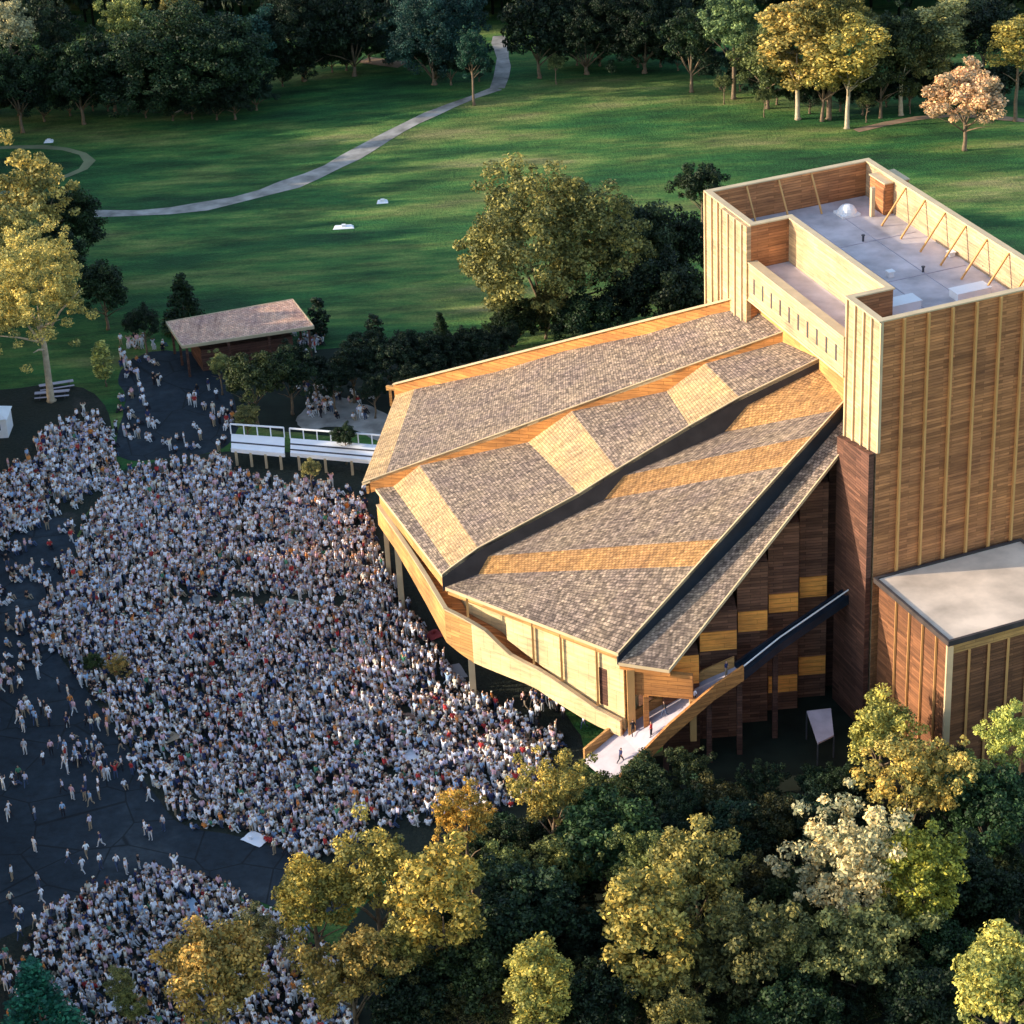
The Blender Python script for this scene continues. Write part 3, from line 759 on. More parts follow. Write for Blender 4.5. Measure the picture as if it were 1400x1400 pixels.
# ---- white tent at the far left edge
tt = empty('white_tent', unp(0, 590, 0)); tag(tt, 'small white box tent at the left edge beside the lawn', 'tent')
c0 = tt.location.copy(); b = MB(); b.hull([c0+V(p) for p in ((-3, -2, 0), (1.4, -2, 0), (1.4, 1.6, 0), (-3, 1.6, 0))], [c0+V(p) for p in ((-3, -2, 2.6), (1.4, -2, 2.6), (1.4, 1.6, 2.6), (-3, 1.6, 2.6))]); k = [b.build('wall', M['white'])]
b = MB(); b.hull([c0+V(p) for p in ((-3.2, -2.2, 2.6), (1.6, -2.2, 2.6), (1.6, 1.8, 2.6), (-3.2, 1.8, 2.6))], [c0+V(p) for p in ((-1.2, -.4, 3.6), (-.4, -.4, 3.6), (-.4, .0, 3.6), (-1.2, .0, 3.6))]); k.append(b.build('roof', M['white']))
b = MB(); b.hull([c0+V(p) for p in ((-.3, -2.05, 1.1), (.6, -2.05, 1.1), (.6, -1.95, 1.1), (-.3, -1.95, 1.1))], [c0+V(p) for p in ((-.3, -2.05, 1.9), (.6, -2.05, 1.9), (.6, -1.95, 1.9), (-.3, -1.95, 1.9))]); k.append(b.build('window', M['windowglass']))
adopt(tt, k)
def bench(px, py, rz, label):
    e = empty('picnic_bench', unp(px, py), rz); tag(e, label, 'bench', 'pale benches by the left lawn')
    b = MB(); b.box((-2.2, -.35, .72), (2.2, .35, .8)); b.build('table_top', M['concrete'], e)
    for y in (-.85, .85): b = MB(); b.box((-2.2, y-.16, .42), (2.2, y+.16, .48)); b.build('seat', M['concrete'], e)
    for x in (-1.6, 1.6):
        b = MB(); b.beam((x, -.8, 0), (x, .3, .72), .12); b.beam((x, .8, 0), (x, -.3, .72), .12); b.beam((x, -.85, .4), (x, .85, .4), .1); b.build('leg', M['metal'], e)
bench(78, 531, R(15), 'long pale picnic bench in the shade right of the lit tree trunk')
bench(72, 543, R(5), 'shorter looking pale picnic bench nearer the tent')
# ---- small pale things on the meadow
for px, py, w_, lab in ((470, 311, 1.6, 'white flat ground cloth lying on the green meadow'), (523, 276, .9, 'small white bundle on the meadow nearer the big tree'), (66, 187, .8, 'small white marker on the dry grass mound')):
    p = unp(px, py); p.z = gz(p.x, p.y); e = empty('ground_cloth', p); tag(e, lab, 'cloth', 'white cloths on the meadow')
    b = MB(); b.hull([(-w_, -.7, .02), (w_, -.6, .02), (w_*.9, .7, .02), (-w_*.9, .6, .02)], [(-w_*.9, -.5, .12), (w_*.9, -.5, .1), (w_*.7, .5, .3), (-w_*.8, .5, .25)]); b.build('sheet', M['white'], e)
    b = MB(); b.box((-.3, -.2, .2), (.3, .3, .5)); b.build('bundle', M['white'], e)

# ------------------------------------------------------------------ trees
def crown_arrays(kind, seed, nclump=75, nleaf=85, leaf=.05, rk=1.0):
    r = np.random.default_rng(seed); P = []; N = []; S = []; Tn = []
    k = 0
    while k < nclump:
        d = r.normal(size=3); d /= np.linalg.norm(d)
        if kind == 'round':
            if d[2] < -.55: continue
            lob = 1+.22*math.sin(3*math.atan2(d[1], d[0])+seed)+.15*math.sin(5*math.atan2(d[1], d[0])+2*seed)
            rad = r.uniform(.3, 1)**.5; c = d*rad*np.array([1, 1, .9])*lob*.86; rc = r.uniform(.08, .2)
        elif kind == 'loose':
            if d[2] < -.6: continue
            lob = 1+.28*math.sin(2*math.atan2(d[1], d[0])+seed)+.2*math.sin(5*d[2]+seed); rad = r.uniform(.15, 1)**.5; c = d*rad*np.array([1, 1, 1.1])*r.uniform(.75, 1.0)*lob; rc = r.uniform(.07, .17)
        elif kind == 'tall':
            rad = r.uniform(.3, 1)**.5; c = d*rad*np.array([.62, .62, 1.15])*.92*(1+.2*math.sin(4*d[2]+3*d[0]+seed)); rc = r.uniform(.08, .17)
        elif kind == 'cone':
            h = r.uniform(0, 1)**1.25; w_ = (1-h)*.5+.05; th = r.uniform(0, 6.283); q = r.uniform(.3, 1)**.5
            c = np.array([math.cos(th)*w_*q, math.sin(th)*w_*q, h*2.1-1]); rc = .09+.1*(1-h)
        elif kind == 'column':
            h = r.uniform(0, 1); w_ = .26*math.sin(min(1, (1-h)*1.6+.08)*math.pi/2); th = r.uniform(0, 6.283); q = r.uniform(.2, 1)**.5
            c = np.array([math.cos(th)*w_*q, math.sin(th)*w_*q, h*2-1]); rc = .1
        k += 1; rc *= rk
        n = int(nleaf*(rc/.16)**1.7)+8
        dd = r.normal(size=(n, 3)); dd /= np.linalg.norm(dd, axis=1)[:, None]
        rr = r.uniform(.35, 1.12, size=(n, 1))**.7
        pts = c+dd*rr*rc*np.array([1.15, 1.15, .85])
        nn = dd+r.normal(size=(n, 3))*.75+np.array([0, 0, .35]); nn /= np.linalg.norm(nn, axis=1)[:, None]
        P.append(pts); N.append(nn); S.append(leaf*r.uniform(.55, 1.5, n)); Tn.append(np.clip(r.uniform(.25, .75)+r.normal(size=n)*.22, 0, 1))
    P = np.vstack(P); N = np.vstack(N); S = np.concatenate(S); Tn = np.concatenate(Tn)
    t = np.cross(N, r.normal(size=P.shape)); t /= np.linalg.norm(t, axis=1)[:, None]; b = np.cross(N, t)
    S = S[:, None]
    quad = np.stack([P-t*S, P-b*S*.62+N*S*.2, P+t*S, P+b*S*.62+N*S*.2], axis=1)
    return quad.astype(np.float32), Tn.astype(np.float32)
def quads_mesh(name, quad, tone, mat):
    n = len(quad); me = bpy.data.meshes.new(name)
    me.vertices.add(n*4); me.vertices.foreach_set('co', quad.reshape(-1))
    me.loops.add(n*4); me.loops.foreach_set('vertex_index', np.arange(n*4, dtype=np.int32))
    me.polygons.add(n); me.polygons.foreach_set('loop_start', np.arange(0, n*4, 4, dtype=np.int32))
    a = me.attributes.new('tone', 'FLOAT', 'FACE'); a.data.foreach_set('value', tone)
    me.materials.append(mat); me.update(calc_edges=True); return me
CROWNS = {}
for kind, nv, nc, nl, lf in (('round', 6, 130, 120, .034), ('loose', 6, 120, 120, .032), ('tall', 5, 105, 120, .032), ('cone', 2, 110, 60, .04), ('column', 1, 60, 50, .045)):
    CROWNS[kind] = [quads_mesh('crown', *crown_arrays(kind, 10*i+len(kind), nc, nl, lf), M['leaf']) for i in range(nv)]
for kind, nc in (('round', 420), ('loose', 380)):
    CROWNS[kind+'_big'] = [quads_mesh('crown', *crown_arrays(kind, 100+10*i+len(kind), nc, 330, .0165, .62), M['leaf']) for i in range(2)]
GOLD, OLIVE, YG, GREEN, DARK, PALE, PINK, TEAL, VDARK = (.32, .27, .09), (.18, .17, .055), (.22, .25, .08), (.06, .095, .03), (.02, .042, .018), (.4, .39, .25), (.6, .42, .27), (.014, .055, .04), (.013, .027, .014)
tcount = 0
def trunk_mesh(h, r, R_, rz, seed, n=7, kind='round'):
    rr = random.Random(seed); b = MB()
    lean = (rr.uniform(-.04, .04), rr.uniform(-.04, .04))
    top = h+rz*(.5 if kind not in ('cone', 'column') else .85)
    pts = [(lean[0]*z+rr.uniform(-.1, .1)*(z > 0), lean[1]*z, z) for z in [0, .35, h*.35, h*.7, h, top]]
    b.tube(pts, [r*1.5, r*1.05, r*.9, r*.8, r*.65, r*.15], n)
    if kind not in ('cone', 'column'):
        for k in range(7):
            th = k*2.4+rr.uniform(-.3, .3); z0 = h*rr.uniform(.62, 1.05); L_ = R_*rr.uniform(.5, .8)
            e = (math.cos(th)*L_, math.sin(th)*L_, z0+rz*rr.uniform(.25, .9))
            mdl = (e[0]*.5, e[1]*.5, z0+(e[2]-z0)*.6)
            b.tube([(lean[0]*z0, lean[1]*z0, z0), mdl, e], [r*.42, r*.26, r*.06], 5)
    return b
def tree(px, py, rpx, kind, color, label, name='tree', hf=None, asp=1.0, group=None, cat='tree', bark='bark', world=None):
    """px,py: where the crown's middle shows; rpx: its half width there; hf: height of the crown's middle"""
    global tcount; tcount += 1
    rr = random.Random(tcount*13)
    if world: cx, cy, Rm, zc = world
    else:
        zc = hf or 9
        for _ in range(4):
            c = unp(px, py, zc); Rm = rpx*(c-CAM).length/F
            if not hf: zc = max(Rm*1.25, Rm*asp+2.2) if kind not in ('cone', 'column') else Rm*asp*1.02
        cx, cy = c.x, c.y
    e = empty(name, V((cx, cy, gz(cx, cy))), 0)
    tag(e, label, cat, group)
    sx = {'round': 1.0, 'loose': 1.0, 'tall': 1.5, 'cone': 1.9, 'column': 3.2}[kind]
    rz = Rm*asp
    o = bpy.data.objects.new('crown', rr.choice(CROWNS[kind+'_big' if Rm > 8 and kind in ('round', 'loose') else kind])); col.objects.link(o); o.parent = e
    o.location = (0, 0, zc); o.scale = (Rm*sx, Rm*sx, rz*(1.0 if kind in ('round', 'loose') else .9)); o.rotation_euler = (0, 0, rr.uniform(0, 6.28))
    j = 1+rr.uniform(-.12, .12); o.color = (color[0]*j*1.03, color[1]*j, color[2]*j, 1)
    cb = max(.4, zc-rz*.75)
    tr = trunk_mesh(cb, max(.1, .035*Rm+.012*zc), Rm, rz, tcount, kind=kind).build('trunk', M[bark], e, smooth=True)
    return e
# --- distant edge of the meadow, upper left
tree(250, 85, 112, 'round', DARK, 'huge dark spreading tree alone at the meadow edge, upper left', 'oak_tree', hf=8.6, asp=.82)
tree(172, 30, 42, 'loose', YG, 'sunlit yellow-green treetop above the left shoulder of the huge dark tree', 'tree', hf=13)
tree(243, 17, 40, 'loose', GOLD, 'sunlit golden treetop just behind the huge dark tree', 'tree', hf=14)
tree(345, 62, 48, 'round', (.03, .085, .07), 'blue-green bushy tree on the right flank of the huge dark tree', 'tree')
tree(8, 30, 40, 'loose', PALE, 'pale pinkish treetop in the very top left corner', 'tree', hf=16)
for i, (x, y, r_, c_, l_) in enumerate(((55, 60, 62, VDARK, 'broad black-green tree in the top left, left of the huge dark tree'), (105, 95, 45, DARK, 'small dark tree tucked before the trunk of the huge dark tree'), (20, 105, 40, DARK, 'low dark tree at the left border above the dry grass mound'), (410, 45, 55, VDARK, 'dark tree at the top, right of the blue-green bushy tree'), (480, 40, 50, VDARK, 'dark tree at the top above the reddish sand patch'), (590, 52, 62, (.02, .06, .055), 'bluish spruce-like tree left of where the path enters the woods'), (645, 78, 26, TEAL, 'little teal tree beside the path mouth, left side'), (735, 45, 45, VDARK, 'dark tree just right of the path mouth'), (800, 40, 58, VDARK, 'dark rounded tree behind the crest of the meadow'), (880, 38, 55, VDARK, 'very dark tree between the meadow crest and the lit grove'), (945, 62, 42, DARK, 'dark low tree at the left foot of the lit grove'))):
    tree(x, y, r_*1.15, 'round' if i % 2 else 'loose', c_, l_, 'tree', hf=9, asp=1.15)
tree(1003, 38, 52, 'loose', (.13, .2, .09), 'half lit bluish green tree left of the golden grove', 'tree', hf=13)
tree(1092, 62, 62, 'tall', (.48, .38, .12), 'tall golden sunlit tree, left one of the bright grove at the top', 'tree', hf=13, asp=1.0, bark='palebark')
tree(1160, 72, 54, 'tall', (.42, .36, .1), 'tall yellow-green sunlit tree, right one of the bright grove at the top', 'tree', hf=13, asp=1.0, bark='palebark')
tree(1135, 20, 50, 'loose', OLIVE, 'olive treetop rising behind the bright grove', 'tree', hf=18)
tree(1235, 55, 50, 'round', (.05, .07, .03), 'dark tree in the gap right of the bright grove', 'tree', hf=13, bark='palebark')
tree(1285, 40, 42, 'tall', (.3, .3, .13), 'slim pale green lit tree above the peach-coloured tree', 'tree', hf=14, bark='palebark')
tree(1345, 45, 48, 'round', VDARK, 'dark tree between the slim lit tree and the top right corner', 'tree', hf=12)
tree(1393, 60, 40, 'tall', (.4, .34, .09), 'golden lit tree cut by the right border at the top', 'tree', hf=13)
tree(1322, 132, 60, 'round', PINK, 'round peach-coloured tree standing alone on the dirt path', 'tree', asp=.82)
for x, y in ((1185, 140), (1045, 135), (760, 92), (990, 118), (1245, 128)):
    tree(x, y, 13, 'round', (.1, .13, .05), {1185: 'small lit bush at the foot of the right golden tree', 1045: 'small green bush under the left golden tree', 760: 'small dark bush on the meadow crest by the path mouth', 990: 'small bush at the edge left of the bright grove', 1245: 'small bush left of the peach-coloured tree'}[x], 'shrub', cat='shrub')
# --- left middle
tree(38, 268, 66, 'loose', (.42, .36, .12), 'upper sunlit golden tree at the left border below the old track', 'tree', hf=14)
tree(95, 305, 52, 'round', DARK, 'dark tree behind the golden trees at the left border', 'tree', hf=8)
tree(48, 400, 92, 'loose', (.44, .39, .13), 'large golden tree with pale forked trunk at the left border', 'tree', hf=15, asp=.85, bark='palebark')
tree(140, 395, 42, 'round', DARK, 'dark tree touching the right side of the large golden tree', 'tree', hf=6)
tree(140, 490, 15, 'column', (.4, .42, .14), 'narrow lit yellow-green column shrub beside the dark plaza', 'shrub', hf=4, asp=2.0, cat='shrub')
tree(250, 412, 27, 'cone', DARK, 'dark conifer behind the left end of the pavilion roof', 'conifer', asp=1.5)
tree(195, 440, 26, 'round', VDARK, 'dark bush left of the pavilion', 'shrub', cat='shrub')
tree(434, 432, 15, 'column', VDARK, 'dark pointed cypress touching the right end of the pavilion', 'cypress', asp=2.1)
tree(511, 452, 14, 'column', VDARK, 'dark pointed cypress standing alone right of the pavilion', 'cypress', asp=2.0)
tree(602, 446, 13, 'cone', DARK, 'small dark fir left of the big round tree', 'conifer', asp=1.6)
tree(345, 520, 44, 'round', (.045, .065, .025), 'dark bushy tree between the plaza and the white bridges', 'tree')
tree(395, 512, 36, 'loose', DARK, 'darker tree right beside the bushy one before the white bridges', 'tree')
tree(300, 500, 20, 'loose', (.2, .23, .09), 'small pale green tree at the plaza corner below the pavilion', 'tree')
tree(337, 570, 20, 'tall', (.16, .16, .06), 'thin olive tree left end of the white bridges', 'tree')
tree(425, 640, 15, 'round', (.25, .24, .1), 'round olive bush in front of the gap in the white bridges', 'shrub', cat='shrub')
tree(470, 595, 19, 'round', DARK, 'dark low bush behind the long white bridge', 'shrub', cat='shrub')
for i, (x, y, r_) in enumerate(((400, 488, 26), (430, 505, 24), (500, 478, 30), (555, 478, 30), (660, 478, 26), (510, 530, 22), (590, 500, 26), (480, 498, 34), (535, 492, 36), (590, 478, 32), (640, 470, 30), (455, 520, 26), (560, 520, 26), (620, 490, 22), (690, 462, 24))):
    tree(x, y, r_, 'round', VDARK, 'very dark shrub of the hedge behind the far roof edge', 'shrub', group='dark hedge shrubs behind the roof', cat='shrub')
# --- big tree behind the roof
tree(742, 340, 138, 'round', (.19, .19, .065), 'big round tree with golden lit leaf clumps behind the shingled roof', 'oak_tree', hf=11.2, asp=.92)
tree(868, 330, 62, 'round', (.04, .065, .035), 'dark tree touching the right side of the big round tree', 'tree', hf=9)
tree(905, 395, 58, 'round', VDARK, 'black-green tree between the roof and the stage tower', 'tree', hf=7)
tree(960, 255, 40, 'round', DARK, 'dark treetop behind the far corner of the stage tower', 'tree', hf=8)
tree(925, 335, 52, 'round', VDARK, 'tall dark tree filling the gap beside the stage tower corner', 'tree', hf=7, asp=1.2)
tree(935, 420, 50, 'round', (.02, .035, .015), 'dark tree close behind the roof next to the tower', 'tree', hf=6, asp=1.2)
tree(800, 440, 46, 'round', DARK, 'dark bushy tree under the right half of the big round tree', 'tree', hf=4.5)
tree(700, 440, 40, 'round', (.03, .05, .02), 'dark bush under the left half of the big round tree', 'shrub', hf=3.5, cat='shrub')
tree(745, 425, 40, 'round', (.12, .12, .045), 'low lit bush covering the trunk foot of the big round tree', 'shrub', hf=4, cat='shrub')
tree(15, 330, 60, 'loose', (.34, .31, .11), 'olive lit tree between the two golden trees at the left border', 'tree', hf=12)
tree(75, 345, 46, 'round', DARK, 'dark tree filling between the golden trees at the left border', 'tree', hf=8)
tree(1050, 90, 52, 'round', (.1, .13, .05), 'mid green tree in front of the left golden grove tree', 'tree', hf=8)
tree(1125, 105, 46, 'loose', (.3, .28, .09), 'lower lit olive tree between the two golden grove trees', 'tree', hf=8)
tree(1205, 100, 46, 'round', (.06, .08, .03), 'dark green tree right beside the golden grove', 'tree', hf=8)
tree(1270, 90, 44, 'loose', (.2, .2, .08), 'olive half lit tree behind the peach-coloured tree', 'tree', hf=8)
tree(310, 75, 60, 'round', (.03, .06, .035), 'dark green tree merging with the right side of the huge dark tree', 'tree', hf=8)
tree(150, 90, 60, 'round', DARK, 'dark green tree merging with the left side of the huge dark tree', 'tree', hf=8)
tree(845, 420, 45, 'loose', VDARK, 'low black tree under the big round tree near the roof', 'tree', hf=5)
# --- foreground, right
FT = [
 (1207, 1003, 50, 'round', (.34, .33, .1), 'rounded lit yellow-green tree in front of the annex corner', 8),
 (1250, 1068, 66, 'loose', (.42, .34, .11), 'bright golden tree between the pale tree and the annex', 9.5),
 (1165, 1180, 84, 'loose', (.5, .45, .3), 'pale cream lit tree, the palest in the lower right', 11),
 (1262, 1200, 50, 'tall', (.3, .31, .06), 'yellow-green tree right of the palest tree', 11),
 (1185, 1295, 74, 'loose', (.2, .21, .09), 'speckled green tree below the palest tree', 8),
 (1378, 1340, 72, 'round', (.4, .39, .12), 'bright yellow rounded tree in the bottom right corner', 13),
 (1380, 1010, 42, 'loose', (.34, .38, .12), 'light green tree at the right border before the annex wall', 10),
 (1355, 1110, 62, 'round', (.03, .07, .03), 'dark green tree at the right border under the light green one', 8),
 (1320, 1210, 62, 'round', VDARK, 'black-green tree right of the yellow-green one', 7),
 (700, 1205, 50, 'loose', (.1, .13, .05), 'mid green tree right of the tall golden tree', 7),
 (890, 1195, 50, 'loose', (.14, .17, .06), 'fresh green tree left of the olive lit tree', 8),
 (1080, 1300, 52, 'loose', (.2, .21, .08), 'pale olive tree between the sparse olive and speckled trees', 8),
 (545, 1300, 46, 'loose', (.22, .21, .07), 'olive tree between brownish gold and tall golden trees', 8),
 (1320, 1070, 46, 'loose', (.22, .26, .09), 'pale green tree right of the golden tree by the annex', 8),
 (1100, 1120, 52, 'round', (.025, .05, .03), 'dark low tree below the side wall yard', 4.5),
 (1010, 1140, 52, 'round', (.02, .045, .028), 'dark tree in front of the wall foot beside the ramp pier', 4),
 (955, 1205, 74, 'loose', (.22, .2, .07), 'olive lit tree centre right between dark trees', 10),
 (885, 1282, 64, 'tall', (.36, .3, .09), 'amber lit tree lower middle, right of the dark hollow', 10),
 (1010, 1310, 74, 'loose', (.12, .12, .05), 'sparse olive tree at the lower middle right', 8),
 (830, 1150, 72, 'round', (.04, .085, .035), 'deep green rounded tree at the lower end of the ramp', 7),
 (812, 1090, 40, 'round', (.12, .14, .05), 'green tree hiding the foot of the ramp', 6),
 (880, 1068, 38, 'round', (.04, .065, .03), 'dark green tree below the outer parapet of the ramp', 4.5),
 (945, 1062, 36, 'loose', (.05, .07, .03), 'dark green tree under the upper ramp', 4.3),
 (752, 1085, 50, 'loose', (.4, .33, .1), 'yellow tree right where the ramp reaches the lawn', 9),
 (772, 1180, 46, 'loose', (.2, .22, .08), 'green-gold tree under the yellow tree by the ramp end', 7),
 (632, 1115, 40, 'loose', (.46, .3, .07), 'orange-gold tree overlapping the lower edge of the crowd', 10),
 (600, 1235, 62, 'tall', (.38, .3, .08), 'tall golden tree in the middle of the bottom group', 12),
 (515, 1195, 62, 'loose', (.3, .26, .08), 'olive-gold tree between crowd edge and the tall golden tree', 10),
 (430, 1225, 56, 'round', (.4, .32, .08), 'bright ochre tree at the right end of the dark road', 9),
 (480, 1330, 66, 'loose', (.26, .19, .06), 'brownish gold tree below the ochre one', 8),
 (290, 1330, 72, 'round', (.36, .25, .08), 'rounded amber tree surrounded by the lower crowd', 8.5),
 (345, 1275, 34, 'loose', (.3, .27, .13), 'small pale tree behind the amber tree in the lower crowd', 6),
 (680, 1160, 46, 'round', (.02, .05, .028), 'dark tree in the hollow right of the orange-gold tree', 4),
 (715, 1250, 74, 'round', (.022, .045, .025), 'large black-green tree in the bottom middle hollow', 7),
 (650, 1330, 60, 'round', (.03, .05, .02), 'dark tree under the tall golden tree', 6),
 (735, 1345, 44, 'tall', (.3, .28, .08), 'slender lit tree near the bottom border in the middle', 9),
 (560, 1370, 55, 'round', VDARK, 'very dark tree at the bottom border left of the slender lit tree', 5),
 (820, 1370, 60, 'round', VDARK, 'very dark tree at the bottom border below the amber lit tree', 6),
 (930, 1395, 50, 'loose', (.15, .14, .05), 'dim olive tree at the bottom border lower middle', 7),
 (1090, 1390, 66, 'round', (.025, .05, .022), 'black-green tree at the bottom border below the speckled tree', 6),
 (1270, 1380, 62, 'round', VDARK, 'very dark tree left of the bright yellow corner tree', 6),
 (1090, 1225, 46, 'round', (.05, .075, .03), 'dim green tree left of the palest tree', 6),
 (1300, 1310, 50, 'round', (.02, .05, .02), 'dark tree above the bright yellow corner tree', 6),
 (1400, 1230, 52, 'round', VDARK, 'black tree cut by the right border above the yellow corner tree', 7),
 (50, 1368, 42, 'cone', (.02, .12, .09), 'teal conifer in the bottom left corner', 5.5),
 (178, 1376, 26, 'loose', (.16, .17, .06), 'small olive tree at the bottom border near the teal conifer', 4),
 (165, 1345, 20, 'tall', (.2, .2, .08), 'thin pale shrub left of the amber tree', 3.5),
 (160, 912, 17, 'loose', (.3, .22, .08), 'small reddish-gold bush at the left edge of the main crowd', 1.8),
 (128, 905, 15, 'round', (.05, .08, .03), 'small dark bush beside the reddish-gold one in the crowd', 1.5),
 (875, 1085, 34, 'round', (.025, .07, .04), 'dark green bush right below the ramp', 2.5),
 (950, 1105, 40, 'loose', (.03, .07, .04), 'dark bush between ramp bush and wall foot', 2.5),
 (1120, 1070, 34, 'round', (.02, .045, .025), 'dark bush in the yard below the small tilted canopy', 2.5),
 (1040, 1075, 34, 'loose', (.03, .055, .03), 'dark bush in the yard at the side wall foot', 2.2),
 (1170, 1075, 36, 'round', (.03, .06, .03), 'dark green bush left of the golden tree by the annex', 3),
 (905, 1135, 36, 'loose', (.06, .09, .04), 'green bush under the ramp piers', 4),
]
for x, y, r_, kind, c_, l_, hf in FT:
    small = hf < 4.1 and r_ < 42; c_ = (c_[0]*1.08, c_[1]*1.08, c_[2]*1.0)
    tree(x, y, r_*(1.0 if small else 1.13), kind, c_, l_, 'conifer' if kind == 'cone' else 'shrub' if small else 'tree', hf=hf, asp={'round': .95, 'loose': 1.05, 'tall': 1.5, 'cone': 1.4}[kind], cat='shrub' if small else 'tree')
rf_ = random.Random(21); nfill = 0
FILL = [(600, 1290), (640, 1170), (720, 1130), (860, 1110), (1000, 1100), (1100, 1090), (1180, 1050), (1300, 1060), (1430, 1080), (1430, 1430), (500, 1430)]
def inpoly(x, y, poly):
    c = False; n = len(poly)
    for i in range(n):
        (x0, y0), (x1, y1) = poly[i], poly[i-1]
        if (y0 > y) != (y1 > y) and x < (x1-x0)*(y-y0)/(y1-y0)+x0: c = not c
    return c
fy = 1075.0
while fy < 1420:
    fx = 500.0
    while fx < 1430:
        x, y = fx+rf_.uniform(-22, 22), fy+rf_.uniform(-16, 16); fx += 62
        if not inpoly(x, y, FILL): continue
        nfill += 1
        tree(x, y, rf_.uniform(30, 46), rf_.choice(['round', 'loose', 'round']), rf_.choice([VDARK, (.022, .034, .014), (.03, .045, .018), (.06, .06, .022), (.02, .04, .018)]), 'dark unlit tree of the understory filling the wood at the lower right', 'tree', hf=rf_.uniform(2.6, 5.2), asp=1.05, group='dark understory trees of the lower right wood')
    fy += 44
EDGE = [(-10, 148), (60, 150), (120, 142), (200, 150), (290, 158), (350, 140), (380, 112), (450, 100), (500, 78), (560, 95), (620, 112), (655, 112), (715, 98), (760, 88), (820, 86), (900, 92), (960, 108), (1010, 125), (1060, 140), (1110, 148), (1180, 150), (1240, 142), (1400, 130)]
for (x0, y0), (x1, y1) in zip(EDGE, EDGE[1:]):
    n = max(1, int((x1-x0)/24))
    for k in range(n):
        t = k/n; x, y = x0+(x1-x0)*t+rf_.uniform(-5, 5), y0+(y1-y0)*t+rf_.uniform(-10, -2); r_ = rf_.uniform(20, 34)
        if 655 < x < 722: continue
        tree(x, y-r_*.5, r_, 'round', rf_.choice([VDARK, DARK, (.02, .045, .03)]), 'dark bush in the continuous undergrowth along the far meadow edge', 'shrub', asp=.9, hf=r_/8, group='dark bushes along the far meadow edge', cat='shrub')
# --- woods: masses of indistinct trees (far behind the meadow; unseen shade belt west of the lawn)
def woods(name, spots, label, leaf=.075, seed=3, color=(.016, .03, .016)):
    r = np.random.default_rng(seed); base = [crown_arrays('round', 40+i, 46, 46, leaf) for i in range(4)]
    Q = []; Tt = []
    trunks = MB()
    for (x, y, h, rad) in spots:
        q, t = base[int(r.integers(4))]; th = r.uniform(0, 6.28); ro = np.array([[math.cos(th), -math.sin(th), 0], [math.sin(th), math.cos(th), 0], [0, 0, 1]], dtype=np.float32)
        rz = h*.5
        qq = (q@ro.T)*np.array([rad, rad, rz], dtype=np.float32)+np.array([x, y, h-rz+gz(x, y)], dtype=np.float32)
        Q.append(qq); Tt.append(t)
        a = np.array([[(x-.3, y, -.5), (x+.3, y, -.5), (x+.15, y, h-rz), (x-.15, y, h-rz)], [(x, y-.3, -.5), (x, y+.3, -.5), (x, y+.15, h-rz), (x, y-.15, h-rz)]], dtype=np.float32)
        Q.append(a); Tt.append(np.zeros(2, dtype=np.float32))
    me = quads_mesh(name, np.vstack(Q).astype(np.float32), np.concatenate(Tt).astype(np.float32), M['leaf'])
    o = bpy.data.objects.new(name, me); col.objects.link(o); o.color = (*color, 1)
    tag(o, label, 'woodland', kind='stuff'); return o
rs = random.Random(5)
spots = []
for yy in range(150, 330, 8):
    for xx in range(-190, 200, 8):
        x, y = xx+rs.uniform(-4, 4), yy+rs.uniform(-4, 4)
        px, py = prj((x, y, 0))
        lim = 60 if px < 500 else 42 if px < 800 else 50
        if 655 < px < 725 and py > 40: continue
        if py < lim and (x < 0 or py < lim): spots.append((x, y, rs.uniform(13, 21), rs.uniform(5, 7.5)))
woods('woodland', spots, 'dark dense woods closing the meadow along the top of the picture')
spots = []
def left_edge(y): return -59-(y-7)*.172
for yy in range(-130, 190, 8):
    for row in range(4):
        x = left_edge(max(yy, -90))-15-row*9+rs.uniform(-3, 3); y = yy+rs.uniform(-3, 3)
        h = rs.uniform(15, 19) if -75 < y < 15 else rs.uniform(17, 22)  # belt heights set to shade the lawn yet clear the facade
        if y > 60: h = rs.uniform(15, 24)
        spots.append((x, y, h, rs.uniform(5.5, 7)))
woods('woodland', spots, 'unseen dense belt of trees shading the lawn from beyond the left border', leaf=.11)

